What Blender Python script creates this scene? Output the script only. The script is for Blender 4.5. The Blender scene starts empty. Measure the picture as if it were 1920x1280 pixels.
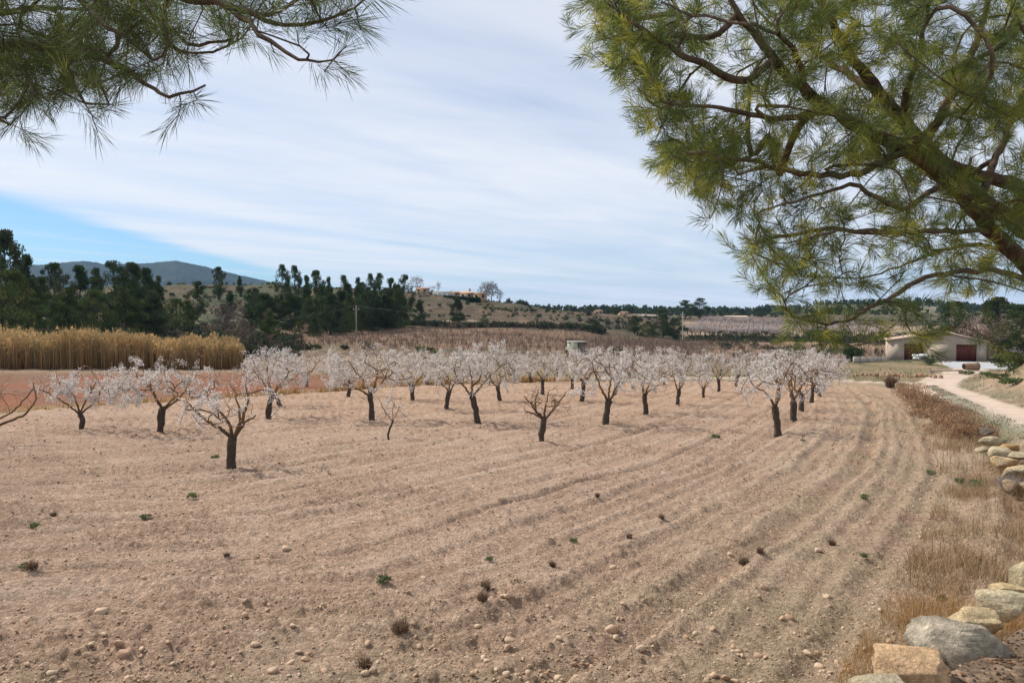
import bpy, math
import numpy as np
from math import radians, sin, cos, pi

# ------------------------------------------------------------------ camera, sky, sun, exposure
SC = bpy.context.scene
EYE = 2.8                      # eye height above the field's reference level, metres
FPX = 1478.0                   # focal length in pixels of a 1920 px wide picture
PITCH = math.atan(40 / FPX)
cam_data = bpy.data.cameras.new("camera")
cam = bpy.data.objects.new("camera", cam_data)
SC.collection.objects.link(cam)
SC.camera = cam
cam.location = (0, 0, EYE)
cam.rotation_euler = (pi / 2 - PITCH, 0, 0)
cam_data.sensor_width = 36
cam_data.lens = 36 * FPX / 1920
cam_data.clip_start = 0.05
cam_data.clip_end = 30000

SUN_ELEV = radians(46)
SUN_AZ = radians(-62)          # clockwise from +Y: the sun stands ahead and to the left
sd_ = bpy.data.lights.new("sun", 'SUN')
sun = bpy.data.objects.new("sun", sd_)
SC.collection.objects.link(sun)
sd_.energy = 4.95
sd_.angle = radians(0.55)
sd_.color = (1.0, 0.925, 0.83)
sun.rotation_euler = (pi / 2 - SUN_ELEV, 0, -SUN_AZ + pi)
# lamp shines along its local -Z: tilt by (90-elev) then turn so that the light comes FROM azimuth SUN_AZ
import mathutils
_d = mathutils.Vector((sin(SUN_AZ) * cos(SUN_ELEV), cos(SUN_AZ) * cos(SUN_ELEV), sin(SUN_ELEV)))
sun.rotation_euler = _d.to_track_quat('Z', 'Y').to_euler()

world = bpy.data.worlds.new("World")
SC.world = world
world.use_nodes = True
nt = world.node_tree
N = nt.nodes
L = nt.links
N.clear()


def nd(kind, **kw):
    n = N.new(kind)
    for k, v in kw.items():
        setattr(n, k, v)
    return n


def mth(op, a, b=None, c=None, clamp=False):
    n = N.new('ShaderNodeMath')
    n.operation = op
    n.use_clamp = clamp
    for i, v in enumerate((a, b, c)):
        if v is None:
            continue
        if isinstance(v, (int, float)):
            n.inputs[i].default_value = v
        else:
            L.new(v, n.inputs[i])
    return n.outputs[0]


sky = nd('ShaderNodeTexSky')
sky.sky_type = 'NISHITA'
sky.sun_disc = False
sky.sun_elevation = SUN_ELEV
sky.sun_rotation = SUN_AZ
sky.altitude = 600
sky.air_density = 1.0
sky.dust_density = 0.6
sky.ozone_density = 2.0
tc = nd('ShaderNodeTexCoord')
sep = nd('ShaderNodeSeparateXYZ')
L.new(tc.outputs['Generated'], sep.inputs[0])
zc = mth('MAXIMUM', sep.outputs[2], 0.02)
zc = mth('ADD', zc, 0.03)
u = mth('DIVIDE', sep.outputs[0], zc)
v = mth('DIVIDE', sep.outputs[1], zc)
comb = nd('ShaderNodeCombineXYZ')
L.new(u, comb.inputs[0])
L.new(v, comb.inputs[1])


def cloud_noise(sx, sy, rot, detail, rough, dist, off):
    mp = nd('ShaderNodeMapping', vector_type='TEXTURE')
    mp.inputs['Rotation'].default_value = (0, 0, radians(rot))
    mp.inputs['Scale'].default_value = (1 / sx, 1 / sy, 1)
    mp.inputs['Location'].default_value = (off, off * 0.7, 0)
    L.new(comb.outputs[0], mp.inputs[0])
    nz = nd('ShaderNodeTexNoise')
    nz.inputs['Scale'].default_value = 1
    nz.inputs['Detail'].default_value = detail
    nz.inputs['Roughness'].default_value = rough
    nz.inputs['Distortion'].default_value = dist
    L.new(mp.outputs[0], nz.inputs['Vector'])
    return nz.outputs['Fac']


n_big = cloud_noise(0.13, 0.34, 48, 5, 0.55, 0.5, 3.1)
n_str = cloud_noise(0.28, 1.5, 52, 7, 0.6, 0.5, 7.7)
n_fine = cloud_noise(0.9, 2.2, 20, 6, 0.6, 0.5, 1.3)
# the sheet of high cloud ends along a straight front to the left
e = mth('MULTIPLY_ADD', v, -0.022, 3.60)
e = mth('ADD', e, u)
e = mth('ADD', e, mth('MULTIPLY', mth('SUBTRACT', n_big, 0.5), 0.9))
e = mth('ADD', e, mth('MULTIPLY', mth('SUBTRACT', n_str, 0.5), 0.45))
sheet = nd('ShaderNodeMapRange', interpolation_type='SMOOTHSTEP')
sheet.inputs['From Min'].default_value = -0.10
sheet.inputs['From Max'].default_value = 0.38
L.new(e, sheet.inputs['Value'])
dens = mth('ADD', 0.70, mth('MULTIPLY', mth('SUBTRACT', n_big, 0.5), 1.7))
dens = mth('ADD', dens, mth('MULTIPLY', mth('SUBTRACT', n_str, 0.5), 0.5))
dens = mth('ADD', dens, mth('MULTIPLY', mth('SUBTRACT', n_fine, 0.5), 0.35), clamp=True)
cov = mth('MULTIPLY', sheet.outputs[0], dens)
wisp = nd('ShaderNodeMapRange', interpolation_type='SMOOTHSTEP')
wisp.inputs['From Min'].default_value = 0.47
wisp.inputs['From Max'].default_value = 0.78
wisp.inputs['To Max'].default_value = 0.5
L.new(n_str, wisp.inputs['Value'])
cov = mth('MAXIMUM', cov, wisp.outputs[0], clamp=True)
mixc = nd('ShaderNodeMix', data_type='RGBA')
L.new(cov, mixc.inputs['Factor'])
skym = nd('ShaderNodeMix', data_type='RGBA', blend_type='MULTIPLY')
skym.inputs['Factor'].default_value = 1.0
skym.inputs['B'].default_value = (0.74, 0.95, 1.14, 1)
L.new(sky.outputs[0], skym.inputs['A'])
L.new(skym.outputs['Result'], mixc.inputs['A'])
mixc.inputs['B'].default_value = (8.7, 8.85, 9.25, 1)
bg = nd('ShaderNodeBackground')
bg.inputs['Strength'].default_value = 0.1
L.new(mixc.outputs['Result'], bg.inputs['Color'])
wo = nd('ShaderNodeOutputWorld')
L.new(bg.outputs[0], wo.inputs['Surface'])

vs = SC.view_settings
vs.view_transform = 'Standard'
vs.look = 'None'
vs.exposure = 0.12
vs.gamma = 1.0
vs.use_curve_mapping = False
SC.render.engine = 'CYCLES'
SC.cycles.use_denoising = True
SC.cycles.max_bounces = 6
SC.cycles.diffuse_bounces = 3
SC.cycles.transmission_bounces = 3
SC.cycles.volume_bounces = 0
SC.cycles.volume_step_rate = 4

# ------------------------------------------------------------------ helpers


def mat(name, rough=0.9, nscale=8.0, namp=0.25, bump=0.0, bscale=30.0, col=None, transl=0.0, spec=0.2,
        bdist=0.02, fine=0.0, fscale=70.0, peb=None):
    """colour attribute (or flat colour) varied by noise, with optional bump and translucency"""
    m = bpy.data.materials.new(name)
    m.use_nodes = True
    t = m.node_tree
    n = t.nodes
    l = t.links
    n.clear()
    out = n.new('ShaderNodeOutputMaterial')
    b = n.new('ShaderNodeBsdfPrincipled')
    b.inputs['Roughness'].default_value = rough
    b.inputs['Specular IOR Level'].default_value = spec
    geo = n.new('ShaderNodeNewGeometry')
    if col is None:
        a = n.new('ShaderNodeAttribute')
        a.attribute_name = 'Col'
        base = a.outputs['Color']
    else:
        a = n.new('ShaderNodeRGB')
        a.outputs[0].default_value = (*col, 1)
        base = a.outputs[0]
    if namp > 0:
        nz = n.new('ShaderNodeTexNoise')
        nz.inputs['Scale'].default_value = nscale
        nz.inputs['Detail'].default_value = 5
        nz.inputs['Roughness'].default_value = 0.65
        l.new(geo.outputs['Position'], nz.inputs['Vector'])
        mr = n.new('ShaderNodeMapRange')
        mr.inputs['From Min'].default_value = 0.3
        mr.inputs['From Max'].default_value = 0.7
        mr.inputs['To Min'].default_value = 1 - namp
        mr.inputs['To Max'].default_value = 1 + namp
        l.new(nz.outputs['Fac'], mr.inputs['Value'])
        mx = n.new('ShaderNodeVectorMath')
        mx.operation = 'SCALE'
        l.new(base, mx.inputs[0])
        l.new(mr.outputs[0], mx.inputs['Scale'])
        base = mx.outputs[0]
    if fine > 0:
        for fs, fa in ((fscale, fine), (fscale * .28, fine * .7)):
            nz = n.new('ShaderNodeTexNoise')
            nz.inputs['Scale'].default_value = fs
            nz.inputs['Detail'].default_value = 3
            nz.inputs['Roughness'].default_value = 0.7
            l.new(geo.outputs['Position'], nz.inputs['Vector'])
            mr = n.new('ShaderNodeMapRange')
            mr.inputs['From Min'].default_value = 0.32
            mr.inputs['From Max'].default_value = 0.68
            mr.inputs['To Min'].default_value = 1 - fa
            mr.inputs['To Max'].default_value = 1 + fa
            l.new(nz.outputs['Fac'], mr.inputs['Value'])
            mx = n.new('ShaderNodeVectorMath')
            mx.operation = 'SCALE'
            l.new(base, mx.inputs[0])
            l.new(mr.outputs[0], mx.inputs['Scale'])
            base = mx.outputs[0]
    l.new(base, b.inputs['Base Color'])
    if peb:
        # broken stony crumbs of two sizes: each cell has its own tone and stands a little proud
        hsum = None
        for ps, pa in peb:
            vo = n.new('ShaderNodeTexVoronoi')
            vo.inputs['Scale'].default_value = ps
            vo.inputs['Randomness'].default_value = 1.0
            l.new(geo.outputs['Position'], vo.inputs['Vector'])
            sp = n.new('ShaderNodeSeparateColor')
            l.new(vo.outputs['Color'], sp.inputs[0])
            pw = n.new('ShaderNodeMath')
            pw.operation = 'POWER'
            l.new(sp.outputs[0], pw.inputs[0])
            pw.inputs[1].default_value = 1.6
            mr = n.new('ShaderNodeMapRange')
            mr.inputs['To Min'].default_value = 1 - pa
            mr.inputs['To Max'].default_value = 1 + pa * 1.5
            l.new(pw.outputs[0], mr.inputs['Value'])
            mx = n.new('ShaderNodeVectorMath')
            mx.operation = 'SCALE'
            l.new(base, mx.inputs[0])
            l.new(mr.outputs[0], mx.inputs['Scale'])
            base = mx.outputs[0]
            hh_ = n.new('ShaderNodeMath')
            hh_.operation = 'MULTIPLY_ADD'
            l.new(sp.outputs[1], hh_.inputs[0])
            hh_.inputs[1].default_value = 1.2
            md = n.new('ShaderNodeMath')
            md.operation = 'MULTIPLY'
            l.new(vo.outputs['Distance'], md.inputs[0])
            md.inputs[1].default_value = -1.0
            l.new(md.outputs[0], hh_.inputs[2])
            hm = n.new('ShaderNodeMath')
            hm.operation = 'MULTIPLY'
            l.new(hh_.outputs[0], hm.inputs[0])
            hm.inputs[1].default_value = 8.0 / ps
            if hsum is None:
                hsum = hm.outputs[0]
            else:
                ad = n.new('ShaderNodeMath')
                ad.operation = 'ADD'
                l.new(hsum, ad.inputs[0])
                l.new(hm.outputs[0], ad.inputs[1])
                hsum = ad.outputs[0]
        l.new(base, b.inputs['Base Color'])
    if bump > 0:
        nb = n.new('ShaderNodeTexNoise')
        nb.inputs['Scale'].default_value = bscale
        nb.inputs['Detail'].default_value = 6
        nb.inputs['Roughness'].default_value = 0.7
        l.new(geo.outputs['Position'], nb.inputs['Vector'])
        bp = n.new('ShaderNodeBump')
        bp.inputs['Strength'].default_value = bump
        bp.inputs['Distance'].default_value = bdist
        if peb:
            ad = n.new('ShaderNodeMath')
            ad.operation = 'ADD'
            l.new(nb.outputs['Fac'], ad.inputs[0])
            l.new(hsum, ad.inputs[1])
            l.new(ad.outputs[0], bp.inputs['Height'])
        else:
            l.new(nb.outputs['Fac'], bp.inputs['Height'])
        l.new(bp.outputs[0], b.inputs['Normal'])
    sh = b.outputs[0]
    if transl > 0:
        tr = n.new('ShaderNodeBsdfTranslucent')
        l.new(base, tr.inputs['Color'])
        ms = n.new('ShaderNodeMixShader')
        ms.inputs[0].default_value = transl
        l.new(sh, ms.inputs[1])
        l.new(tr.outputs[0], ms.inputs[2])
        sh = ms.outputs[0]
    l.new(sh, out.inputs['Surface'])
    return m


class Acc:
    """collects quads and triangles with a colour per vertex; build() links them as ONE mesh object"""

    def __init__(self):
        self.V = []
        self.Q = []
        self.T = []
        self.C = []
        self.n = 0

    def add(self, V, F, col=(1, 1, 1)):
        V = np.asarray(V, float).reshape(-1, 3)
        F = np.asarray(F, np.int64)
        if len(V) == 0:
            return
        c = np.asarray(col, float)
        if c.ndim == 1:
            c = np.tile(c, (len(V), 1))
        self.V.append(V)
        self.C.append(c)
        (self.Q if F.shape[1] == 4 else self.T).append(F + self.n)
        self.n += len(V)

    def box(self, lo, hi, col=(1, 1, 1), rotz=0, c=(0, 0, 0)):
        x0, y0, z0 = lo
        x1, y1, z1 = hi
        V = np.array([[x, y, z] for z in (z0, z1) for x, y in ((x0, y0), (x1, y0), (x1, y1), (x0, y1))], float)
        if rotz:
            R = np.array([[cos(rotz), -sin(rotz), 0], [sin(rotz), cos(rotz), 0], [0, 0, 1]])
            V = V @ R.T
        V = V + np.array(c)
        self.add(V, [[0, 3, 2, 1], [4, 5, 6, 7], [0, 1, 5, 4], [1, 2, 6, 5], [2, 3, 7, 6], [3, 0, 4, 7]], col)

    def tube(self, P, R, k=6, col=(1, 1, 1), cap=True):
        P = np.asarray(P, float)
        n = len(P)
        if n < 2:
            return
        R = np.broadcast_to(np.asarray(R, float), (n,))
        T = np.gradient(P, axis=0)
        T /= np.linalg.norm(T, axis=1)[:, None] + 1e-9
        ref = np.array([0.31, 0.95, 0.05]) if abs(T[:, 2]).mean() > 0.5 else np.array([0.05, 0.1, 1.0])
        A = np.cross(T, ref)
        A /= np.linalg.norm(A, axis=1)[:, None] + 1e-9
        B = np.cross(T, A)
        an = np.arange(k) * 2 * pi / k
        V = P[:, None] + R[:, None, None] * (A[:, None] * np.cos(an)[None, :, None] + B[:, None] * np.sin(an)[None, :, None])
        i = np.arange(n - 1)[:, None] * k
        j = np.arange(k)[None]
        F = np.stack([i + j, i + (j + 1) % k, i + k + (j + 1) % k, i + k + j], -1).reshape(-1, 4)
        c = np.asarray(col, float)
        if c.ndim == 2:
            c = np.repeat(c, k, axis=0)
        self.add(V.reshape(-1, 3), F, c)
        if cap:
            base = self.n - n * k
            self.T.append(np.array([[base + (n - 1) * k, base + (n - 1) * k + a, base + (n - 1) * k + a + 1] for a in range(1, k - 1)], np.int64))

    def build(self, name, m, parent=None, smooth=False, loc=None):
        V = np.concatenate(self.V) if self.V else np.zeros((0, 3))
        C = np.concatenate(self.C) if self.C else np.zeros((0, 3))
        Q = np.concatenate(self.Q) if self.Q else np.zeros((0, 4), np.int64)
        T = np.concatenate(self.T) if self.T else np.zeros((0, 3), np.int64)
        if loc is not None:
            V = V - np.array(loc)
        me = bpy.data.meshes.new(name)
        me.vertices.add(len(V))
        me.vertices.foreach_set('co', V.ravel().astype(np.float32))
        nl = Q.size + T.size
        me.loops.add(nl)
        me.loops.foreach_set('vertex_index', np.concatenate([Q.ravel(), T.ravel()]).astype(np.int32))
        me.polygons.add(len(Q) + len(T))
        ls = np.concatenate([np.arange(len(Q)) * 4, Q.size + np.arange(len(T)) * 3])
        me.polygons.foreach_set('loop_start', ls.astype(np.int32))
        me.update(calc_edges=True)
        me.validate()
        if smooth:
            me.polygons.foreach_set('use_smooth', np.ones(len(me.polygons), bool))
        ca = me.color_attributes.new('Col', 'FLOAT_COLOR', 'POINT')
        ca.data.foreach_set('color', np.concatenate([C, np.ones((len(C), 1))], 1).ravel().astype(np.float32))
        me.materials.append(m)
        o = bpy.data.objects.new(name, me)
        SC.collection.objects.link(o)
        if parent is not None:
            o.parent = parent
        if loc is not None:
            o.location = loc
        return o


def tag(o, label=None, cat=None, group=None, kind=None):
    if label:
        o['label'] = label
    if cat:
        o['category'] = cat
    if group:
        o['group'] = group
    if kind:
        o['kind'] = kind
    return o


def thing(name, label, cat, loc=(0, 0, 0), rotz=0, group=None, scale=None):
    o = bpy.data.objects.new(name, None)
    SC.collection.objects.link(o)
    o.empty_display_size = 0.2
    o.location = tuple(float(c) for c in loc)
    o.rotation_euler = (0, 0, rotz)
    if scale is not None:
        o.scale = scale if hasattr(scale, '__len__') else (scale,) * 3
    return tag(o, label, cat, group)


def copy_thing(proto, label, loc, rotz=0, scale=None, group=None, cat=None):
    r = proto.copy()
    SC.collection.objects.link(r)
    r.location = tuple(float(c) for c in loc)
    r.rotation_euler = (0, 0, rotz)
    if scale is not None:
        r.scale = scale if hasattr(scale, '__len__') else (scale,) * 3
    tag(r, label, cat, group)
    for ch in [o for o in proto.children]:
        c = ch.copy()
        SC.collection.objects.link(c)
        c.parent = r
        for g in ch.children:
            d = g.copy()
            SC.collection.objects.link(d)
            d.parent = c
    return r


# ---- value noise
def _hash(ix, iy, seed):
    h = (ix.astype(np.int64) * 374761393 + iy.astype(np.int64) * 668265263 + seed * 2147483647) & 0xffffffff
    h = ((h ^ (h >> 13)) * 1274126177) & 0xffffffff
    return ((h ^ (h >> 16)) & 0xffffff) / float(0xffffff)


def vn(x, y, seed=0):
    ix = np.floor(x)
    iy = np.floor(y)
    fx = x - ix
    fy = y - iy
    fx = fx * fx * (3 - 2 * fx)
    fy = fy * fy * (3 - 2 * fy)
    a = _hash(ix, iy, seed)
    b = _hash(ix + 1, iy, seed)
    c = _hash(ix, iy + 1, seed)
    d = _hash(ix + 1, iy + 1, seed)
    return (a * (1 - fx) + b * fx) * (1 - fy) + (c * (1 - fx) + d * fx) * fy * 1.0


def fbm(x, y, seed=0, oct=4, gain=0.5):
    s = 0
    a = 1
    t = 0
    for o in range(oct):
        s = s + a * (vn(x, y, seed + o * 17) - 0.5)
        t += a
        a *= gain
        x = x * 2.03 + 11.3
        y = y * 2.03 + 5.7
    return s / t * 2


def worley(x, y, seed, keep=.6):
    """lumps: one random round clod per cell"""
    ix = np.floor(x)
    iy = np.floor(y)
    out = np.zeros(np.shape(x))
    for dx in (-1, 0, 1):
        for dy in (-1, 0, 1):
            cx, cy = ix + dx, iy + dy
            px = cx + _hash(cx, cy, seed)
            py = cy + _hash(cx, cy, seed + 7)
            r = .18 + .5 * _hash(cx, cy, seed + 13) ** 2
            on = _hash(cx, cy, seed + 29) < keep
            d2 = ((x - px) ** 2 + (y - py) ** 2) / (r * r)
            out = np.maximum(out, np.where(on & (d2 < 1), np.sqrt(np.maximum(1 - d2, 0)) * r, 0))
    return out


def sstep(a, b, x):
    t = np.clip((x - a) / (b - a), 0, 1)
    return t * t * (3 - 2 * t)


# ------------------------------------------------------------------ the lie of the land
EDGE = np.array([(-40, -9), (-12, 0.2), (-4, 2.3), (1.2, 3.35), (1.7, 3.66), (2.33, 4.15), (2.98, 4.75), (3.4, 5.25),
                 (5.3, 8), (7.9, 12), (10.75, 16.5), (15.0, 25), (19.6, 35), (25.6, 50), (30, 62), (33, 76), (36, 100)], float)
ROAD = np.array([(2, -8), (10, 6), (12.4, 15), (14.7, 22.5), (20.3, 34.6), (32, 60), (37, 69), (45, 82), (56, 96), (60, 108)], float)
ROAD2 = np.array([(32.0, 60), (34.5, 72), (33, 80), (26, 82), (5, 83), (-6, 80)], float)
FAREDGE = np.array([(-80, 8), (-34, 32), (-23.8, 36.6), (-18.2, 48), (-13.6, 56), (-7.4, 68), (7.4, 78), (32, 79), (40, 79)], float)


def sdist(P, x, y):
    """signed distance to a polyline, positive on its right-hand side"""
    best = np.full(np.shape(x), 1e9)
    sg = np.ones(np.shape(x))
    for (ax, ay), (bx, by) in zip(P[:-1], P[1:]):
        dx, dy = bx - ax, by - ay
        L2 = dx * dx + dy * dy
        t = np.clip(((x - ax) * dx + (y - ay) * dy) / L2, 0, 1)
        ex = x - ax - t * dx
        ey = y - ay - t * dy
        d = np.hypot(ex, ey)
        cr = dx * ey - dy * ex
        m = d < best - 1e-9
        best = np.where(m, d, best)
        sg = np.where(m, np.where(cr < 0, 1.0, -1.0), sg)
    return best * sg


COLS = {
    -700: [(95, 690), (110, 640), (130, 600), (160, 560), (215, 540), (300, 520), (420, 520), (900, 560), (1500, 590)],
    -100: [(95, 690), (110, 665), (130, 626), (160, 600), (190, 584), (215, 572), (250, 556), (300, 545), (350, 548), (420, 560), (600, 575), (900, 590), (1500, 598)],
    200: [(95, 690), (110, 668), (130, 632), (160, 604), (190, 588), (215, 574), (250, 558), (300, 541), (350, 546), (420, 560), (600, 575), (900, 590), (1500, 598)],
    380: [(95, 690), (110, 672), (130, 640), (160, 612), (190, 592), (215, 578), (250, 558), (300, 534), (350, 545), (420, 560), (600, 575), (900, 590), (1500, 598)],
    500: [(95, 688), (110, 676), (130, 648), (160, 622), (190, 602), (215, 587), (250, 563), (300, 532), (350, 541), (420, 560), (600, 575), (900, 590), (1500, 598)],
    620: [(95, 695), (110, 668), (125, 650), (132, 645), (160, 632), (190, 622), (215, 612), (250, 580), (300, 545), (350, 541), (420, 556), (600, 575), (900, 590), (1500, 598)],
    800: [(95, 695), (110, 672), (130, 653), (160, 635), (190, 623), (215, 611), (250, 586), (300, 560), (350, 547), (420, 556), (600, 575), (900, 588), (1500, 598)],
    950: [(95, 695), (110, 675), (130, 656), (160, 640), (190, 629), (215, 614), (250, 597), (300, 579), (350, 566), (420, 572), (600, 580), (900, 588), (1500, 598)],
    1060: [(95, 696), (110, 676), (130, 657), (160, 642), (190, 633), (215, 618), (250, 603), (300, 590), (350, 582), (420, 588), (600, 586), (900, 581), (1500, 596)],
    1200: [(95, 696), (110, 678), (130, 662), (160, 648), (190, 640), (215, 632), (250, 618), (300, 605), (350, 596), (420, 592), (600, 588), (900, 578), (1500, 595)],
    1290: [(95, 697), (110, 679), (130, 665), (160, 651), (190, 644), (215, 640), (250, 627), (300, 612), (350, 602), (420, 596), (600, 590), (900, 583), (1500, 594)],
    1450: [(95, 697), (110, 681), (130, 669), (160, 656), (190, 647), (215, 642), (250, 632), (300, 616), (350, 606), (420, 598), (600, 589), (900, 578), (1500, 590)],
    1600: [(95, 697), (110, 682), (130, 671), (160, 659), (190, 650), (215, 641), (250, 631), (300, 619), (350, 609), (420, 600), (600, 586), (900, 567), (1500, 590)],
    1720: [(95, 694), (110, 680), (130, 671), (160, 659), (190, 650), (215, 641), (250, 631), (300, 619), (350, 609), (420, 598), (600, 584), (900, 566), (1500, 590)],
    1880: [(95, 694), (110, 680), (130, 671), (160, 659), (190, 650), (215, 641), (250, 631), (300, 619), (350, 609), (420, 600), (600, 590), (900, 578), (1500, 590)],
    2700: [(95, 694), (110, 680), (130, 671), (160, 659), (190, 650), (215, 641), (250, 631), (300, 619), (350, 609), (420, 600), (600, 590), (900, 575), (1500, 590)],
}
_cx = np.array(sorted(COLS), float)
_dg = np.exp(np.linspace(np.log(80), np.log(1500), 300))
_zg = []
for c in sorted(COLS):
    dd = [60, 80] + [a for a, _ in COLS[c]]
    zz = [-0.042 * 60, -0.042 * 78] + [EYE - (b - 600) * a / FPX for a, b in COLS[c]]
    _zg.append(np.interp(_dg, dd, zz))
_zg = np.array(_zg)


def far_z(x, y):
    yy = np.maximum(y, 1.0)
    u = np.clip(960 + FPX * x / yy, _cx[0], _cx[-1])
    j = np.clip(np.searchsorted(_cx, u, side='right') - 1, 0, len(_cx) - 2)
    t = (u - _cx[j]) / (_cx[j + 1] - _cx[j])
    t = t * t * (3 - 2 * t)
    f = np.interp(np.log(np.clip(yy, 80, 1499)), np.log(_dg), np.arange(len(_dg)))
    i = np.clip(f.astype(int), 0, len(_dg) - 2)
    s = f - i
    z0 = _zg[j, i] * (1 - s) + _zg[j, i + 1] * s
    z1 = _zg[j + 1, i] * (1 - s) + _zg[j + 1, i + 1] * s
    return z0 * (1 - t) + z1 * t


def H(x, y, rough=True):
    x = np.asarray(x, float)
    y = np.asarray(y, float)
    z = np.where(y < 80, -0.042 * np.maximum(y, -5), far_z(x, y))
    far = sstep(120, 260, y)
    if rough:
        # old terraces on the hillsides, humps and hollows
        st = (z + 2.0 * fbm(x / 60, y / 60, 5, 2)) / 1.7
        step = (np.floor(st) + sstep(0.3, 0.95, st - np.floor(st)) - st) * 1.5
        band = sstep(215, 235, y) * (1 - sstep(400, 520, y))
        z = z + step * band * 0.8
        z = z + fbm(x / 14, y / 14, 9, 4) * (0.25 + 1.1 * far) * sstep(85, 130, y)
        z = z + fbm(x / 5, y / 5, 19, 3) * 0.22 * sstep(80, 100, y)
    # terrace by the camera and the raised verge with the track
    s = sdist(EDGE, x, y)
    top = np.interp(y, [-5, 4, 8, 12, 16.5, 25, 50, 62, 80], [1.16, 1.13, 0.85, 0.45, 0.02, -0.52, -1.78, -2.36, -3.28])
    w = np.interp(y, [0, 16, 25, 50], [0.12, 0.5, 1.3, 1.5])
    r = sstep(0, 1, s / w)
    nearm = 1 - sstep(70, 84, y)
    z = z + (top - z) * r * nearm
    # mound to the right of the track
    rs = np.abs(sdist(ROAD, x, y))
    right = sstep(1.9, 6.0, sdist(ROAD, x, y))
    z = z + right * (2.6 * np.exp(-((x - 40) / 15.0) ** 2 - ((y - 46) / 18.0) ** 2) + 0.7 * np.exp(-((x - 27) / 6.0) ** 2 - ((y - 40) / 9.0) ** 2))
    z = z + fbm(x / 2.2, y / 2.2, 33, 3) * 0.10 * sstep(0.6, 2.0, s) * sstep(1.8, 3, rs) * nearm
    # bank on the far side of the red field
    return z


RAY_D = np.exp(np.linspace(np.log(2.5), np.log(1400), 2600))


def ray(px, py):
    """world direction, scaled to unit y"""
    cx = (px - 960) / FPX
    cy = -(py - 640) / FPX
    dy = cos(PITCH) + cy * sin(PITCH)
    dz = -sin(PITCH) + cy * cos(PITCH)
    return np.array([cx / dy, 1.0, dz / dy])


def G(px, py):
    """where the line of sight through a picture point meets the ground"""
    r = ray(px, py)
    X, Y, Z = r[0] * RAY_D, RAY_D, EYE + r[2] * RAY_D
    m = np.nonzero(H(X, Y) >= Z)[0]
    k = m[0] if len(m) else len(RAY_D) - 1
    return np.array([X[k], Y[k], float(H(X[k], Y[k]))])


def AT(px, d):
    """ground point straight below a picture column at depth d"""
    x = (px - 960) / FPX * d
    return np.array([x, d, float(H(x, d))])


def PT(px, py, d):
    r = ray(px, py)
    return np.array([r[0] * d, d, EYE + r[2] * d])

# ------------------------------------------------------------------ ground
RS = np.random.RandomState(7)
M_soil = mat('ploughed_soil', 0.96, 3, 0.14, 1.0, 36, spec=0.08, bdist=0.04, fine=.12, fscale=55, peb=((16, .12), (38, .18)))
M_verge = mat('verge_soil', 0.96, 7, 0.3, 0.9, 30, spec=0.08, bdist=0.04, fine=.2, fscale=50, peb=((30, .25),))
M_track = mat('track_gravel', 0.95, 14, 0.16, 0.6, 60, spec=0.1)
M_red = mat('red_soil', 0.95, 1.5, 0.25, 0.8, 18, spec=0.08, bdist=0.05, fine=.25, fscale=9)
M_hill = mat('hillside', 0.97, 0.25, 0.3, 0.0, spec=0.05, fine=.35, fscale=2.2)
M_far = mat('far_ground', 0.97, 0.12, 0.3, 0.0, spec=0.05)


def lerp(a, b, t):
    t = np.asarray(t)[..., None]
    return np.asarray(a) * (1 - t) + np.asarray(b) * t


SOIL = np.array((.366, .254, .182))
SOIL_O = np.array((.398, .256, .168))
SOIL_P = np.array((.455, .345, .258))
SOIL_D = np.array((.190, .122, .083))
PLOT = np.array([(54.5, 98), (64, 98), (77, 119.6), (64.5, 119.6)])


def field_relief(x, y, s, fm):
    """furrows that follow the edge of the field, wheel ruts, clods"""
    wx = x + 0.5 * fbm(x / 5, y / 5, 41, 2)
    wy = y + 0.5 * fbm(x / 5, y / 5, 43, 2)
    q = s + 0.16 * fbm(wx / 4.0, wy / 4.0, 3, 3) + 0.04 * fbm(x / .5, y / .5, 4, 2)
    amp = 0.55 + 0.9 * np.clip(0.5 + fbm(x / 2.8, y / 2.8, 6, 3), 0, 1.2)
    ph = np.mod(q / 1.08 + .15 * fbm(x / 6, y / 6, 8, 2), 1.0)
    saw = np.where(ph < .68, ph / .68, (1 - ph) / .32)
    saw = saw * saw * (3 - 2 * saw)
    f1 = 0.62 * saw + 0.38 * (0.5 + 0.5 * np.cos(q * 2 * pi / 0.36))
    f2 = 0.5 + 0.5 * np.cos(q * 2 * pi / 2.4 + 1.0)
    rut = np.exp(-((np.mod(q + 4.4, 4.6) - 1.2) / 0.17) ** 2) + np.exp(-((np.mod(q + 4.4, 4.6) - 2.9) / 0.17) ** 2)
    z = 0.085 * (.35 + .65 * amp) * f1 + 0.05 * f2 * amp - 0.095 * rut + 0.05 * np.exp(-((np.mod(q + 4.4, 4.6) - 1.55) / 0.14) ** 2)
    crum = fbm(x / 0.35, y / 0.35, 51, 4, 0.6)
    streak = vn(q / 0.13, (x + 2 * y) / 3.5, 53) - .5
    z = z + 0.022 * streak * amp
    clod = worley(x / 0.12, y / 0.12, 61, .5) * 2.0
    clod2 = worley(x / 0.07, y / 0.07, 62, .6) * 2.0
    rough = np.clip(0.55 + 0.9 * fbm(x / 1.7, y / 1.7, 71, 3) + 0.3 * (f1 - 0.5), 0.08, 1.3)
    z = z + 0.045 * crum * (0.35 + 0.65 * rough) + 0.040 * clod * rough * (1 - .8 * np.clip(rut, 0, 1)) + 0.026 * clod2 * rough
    z = z + 0.05 * fbm(x / 1.3, y / 1.3, 91, 2)
    return z * fm, f1, rut, rough, crum, clod


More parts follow.
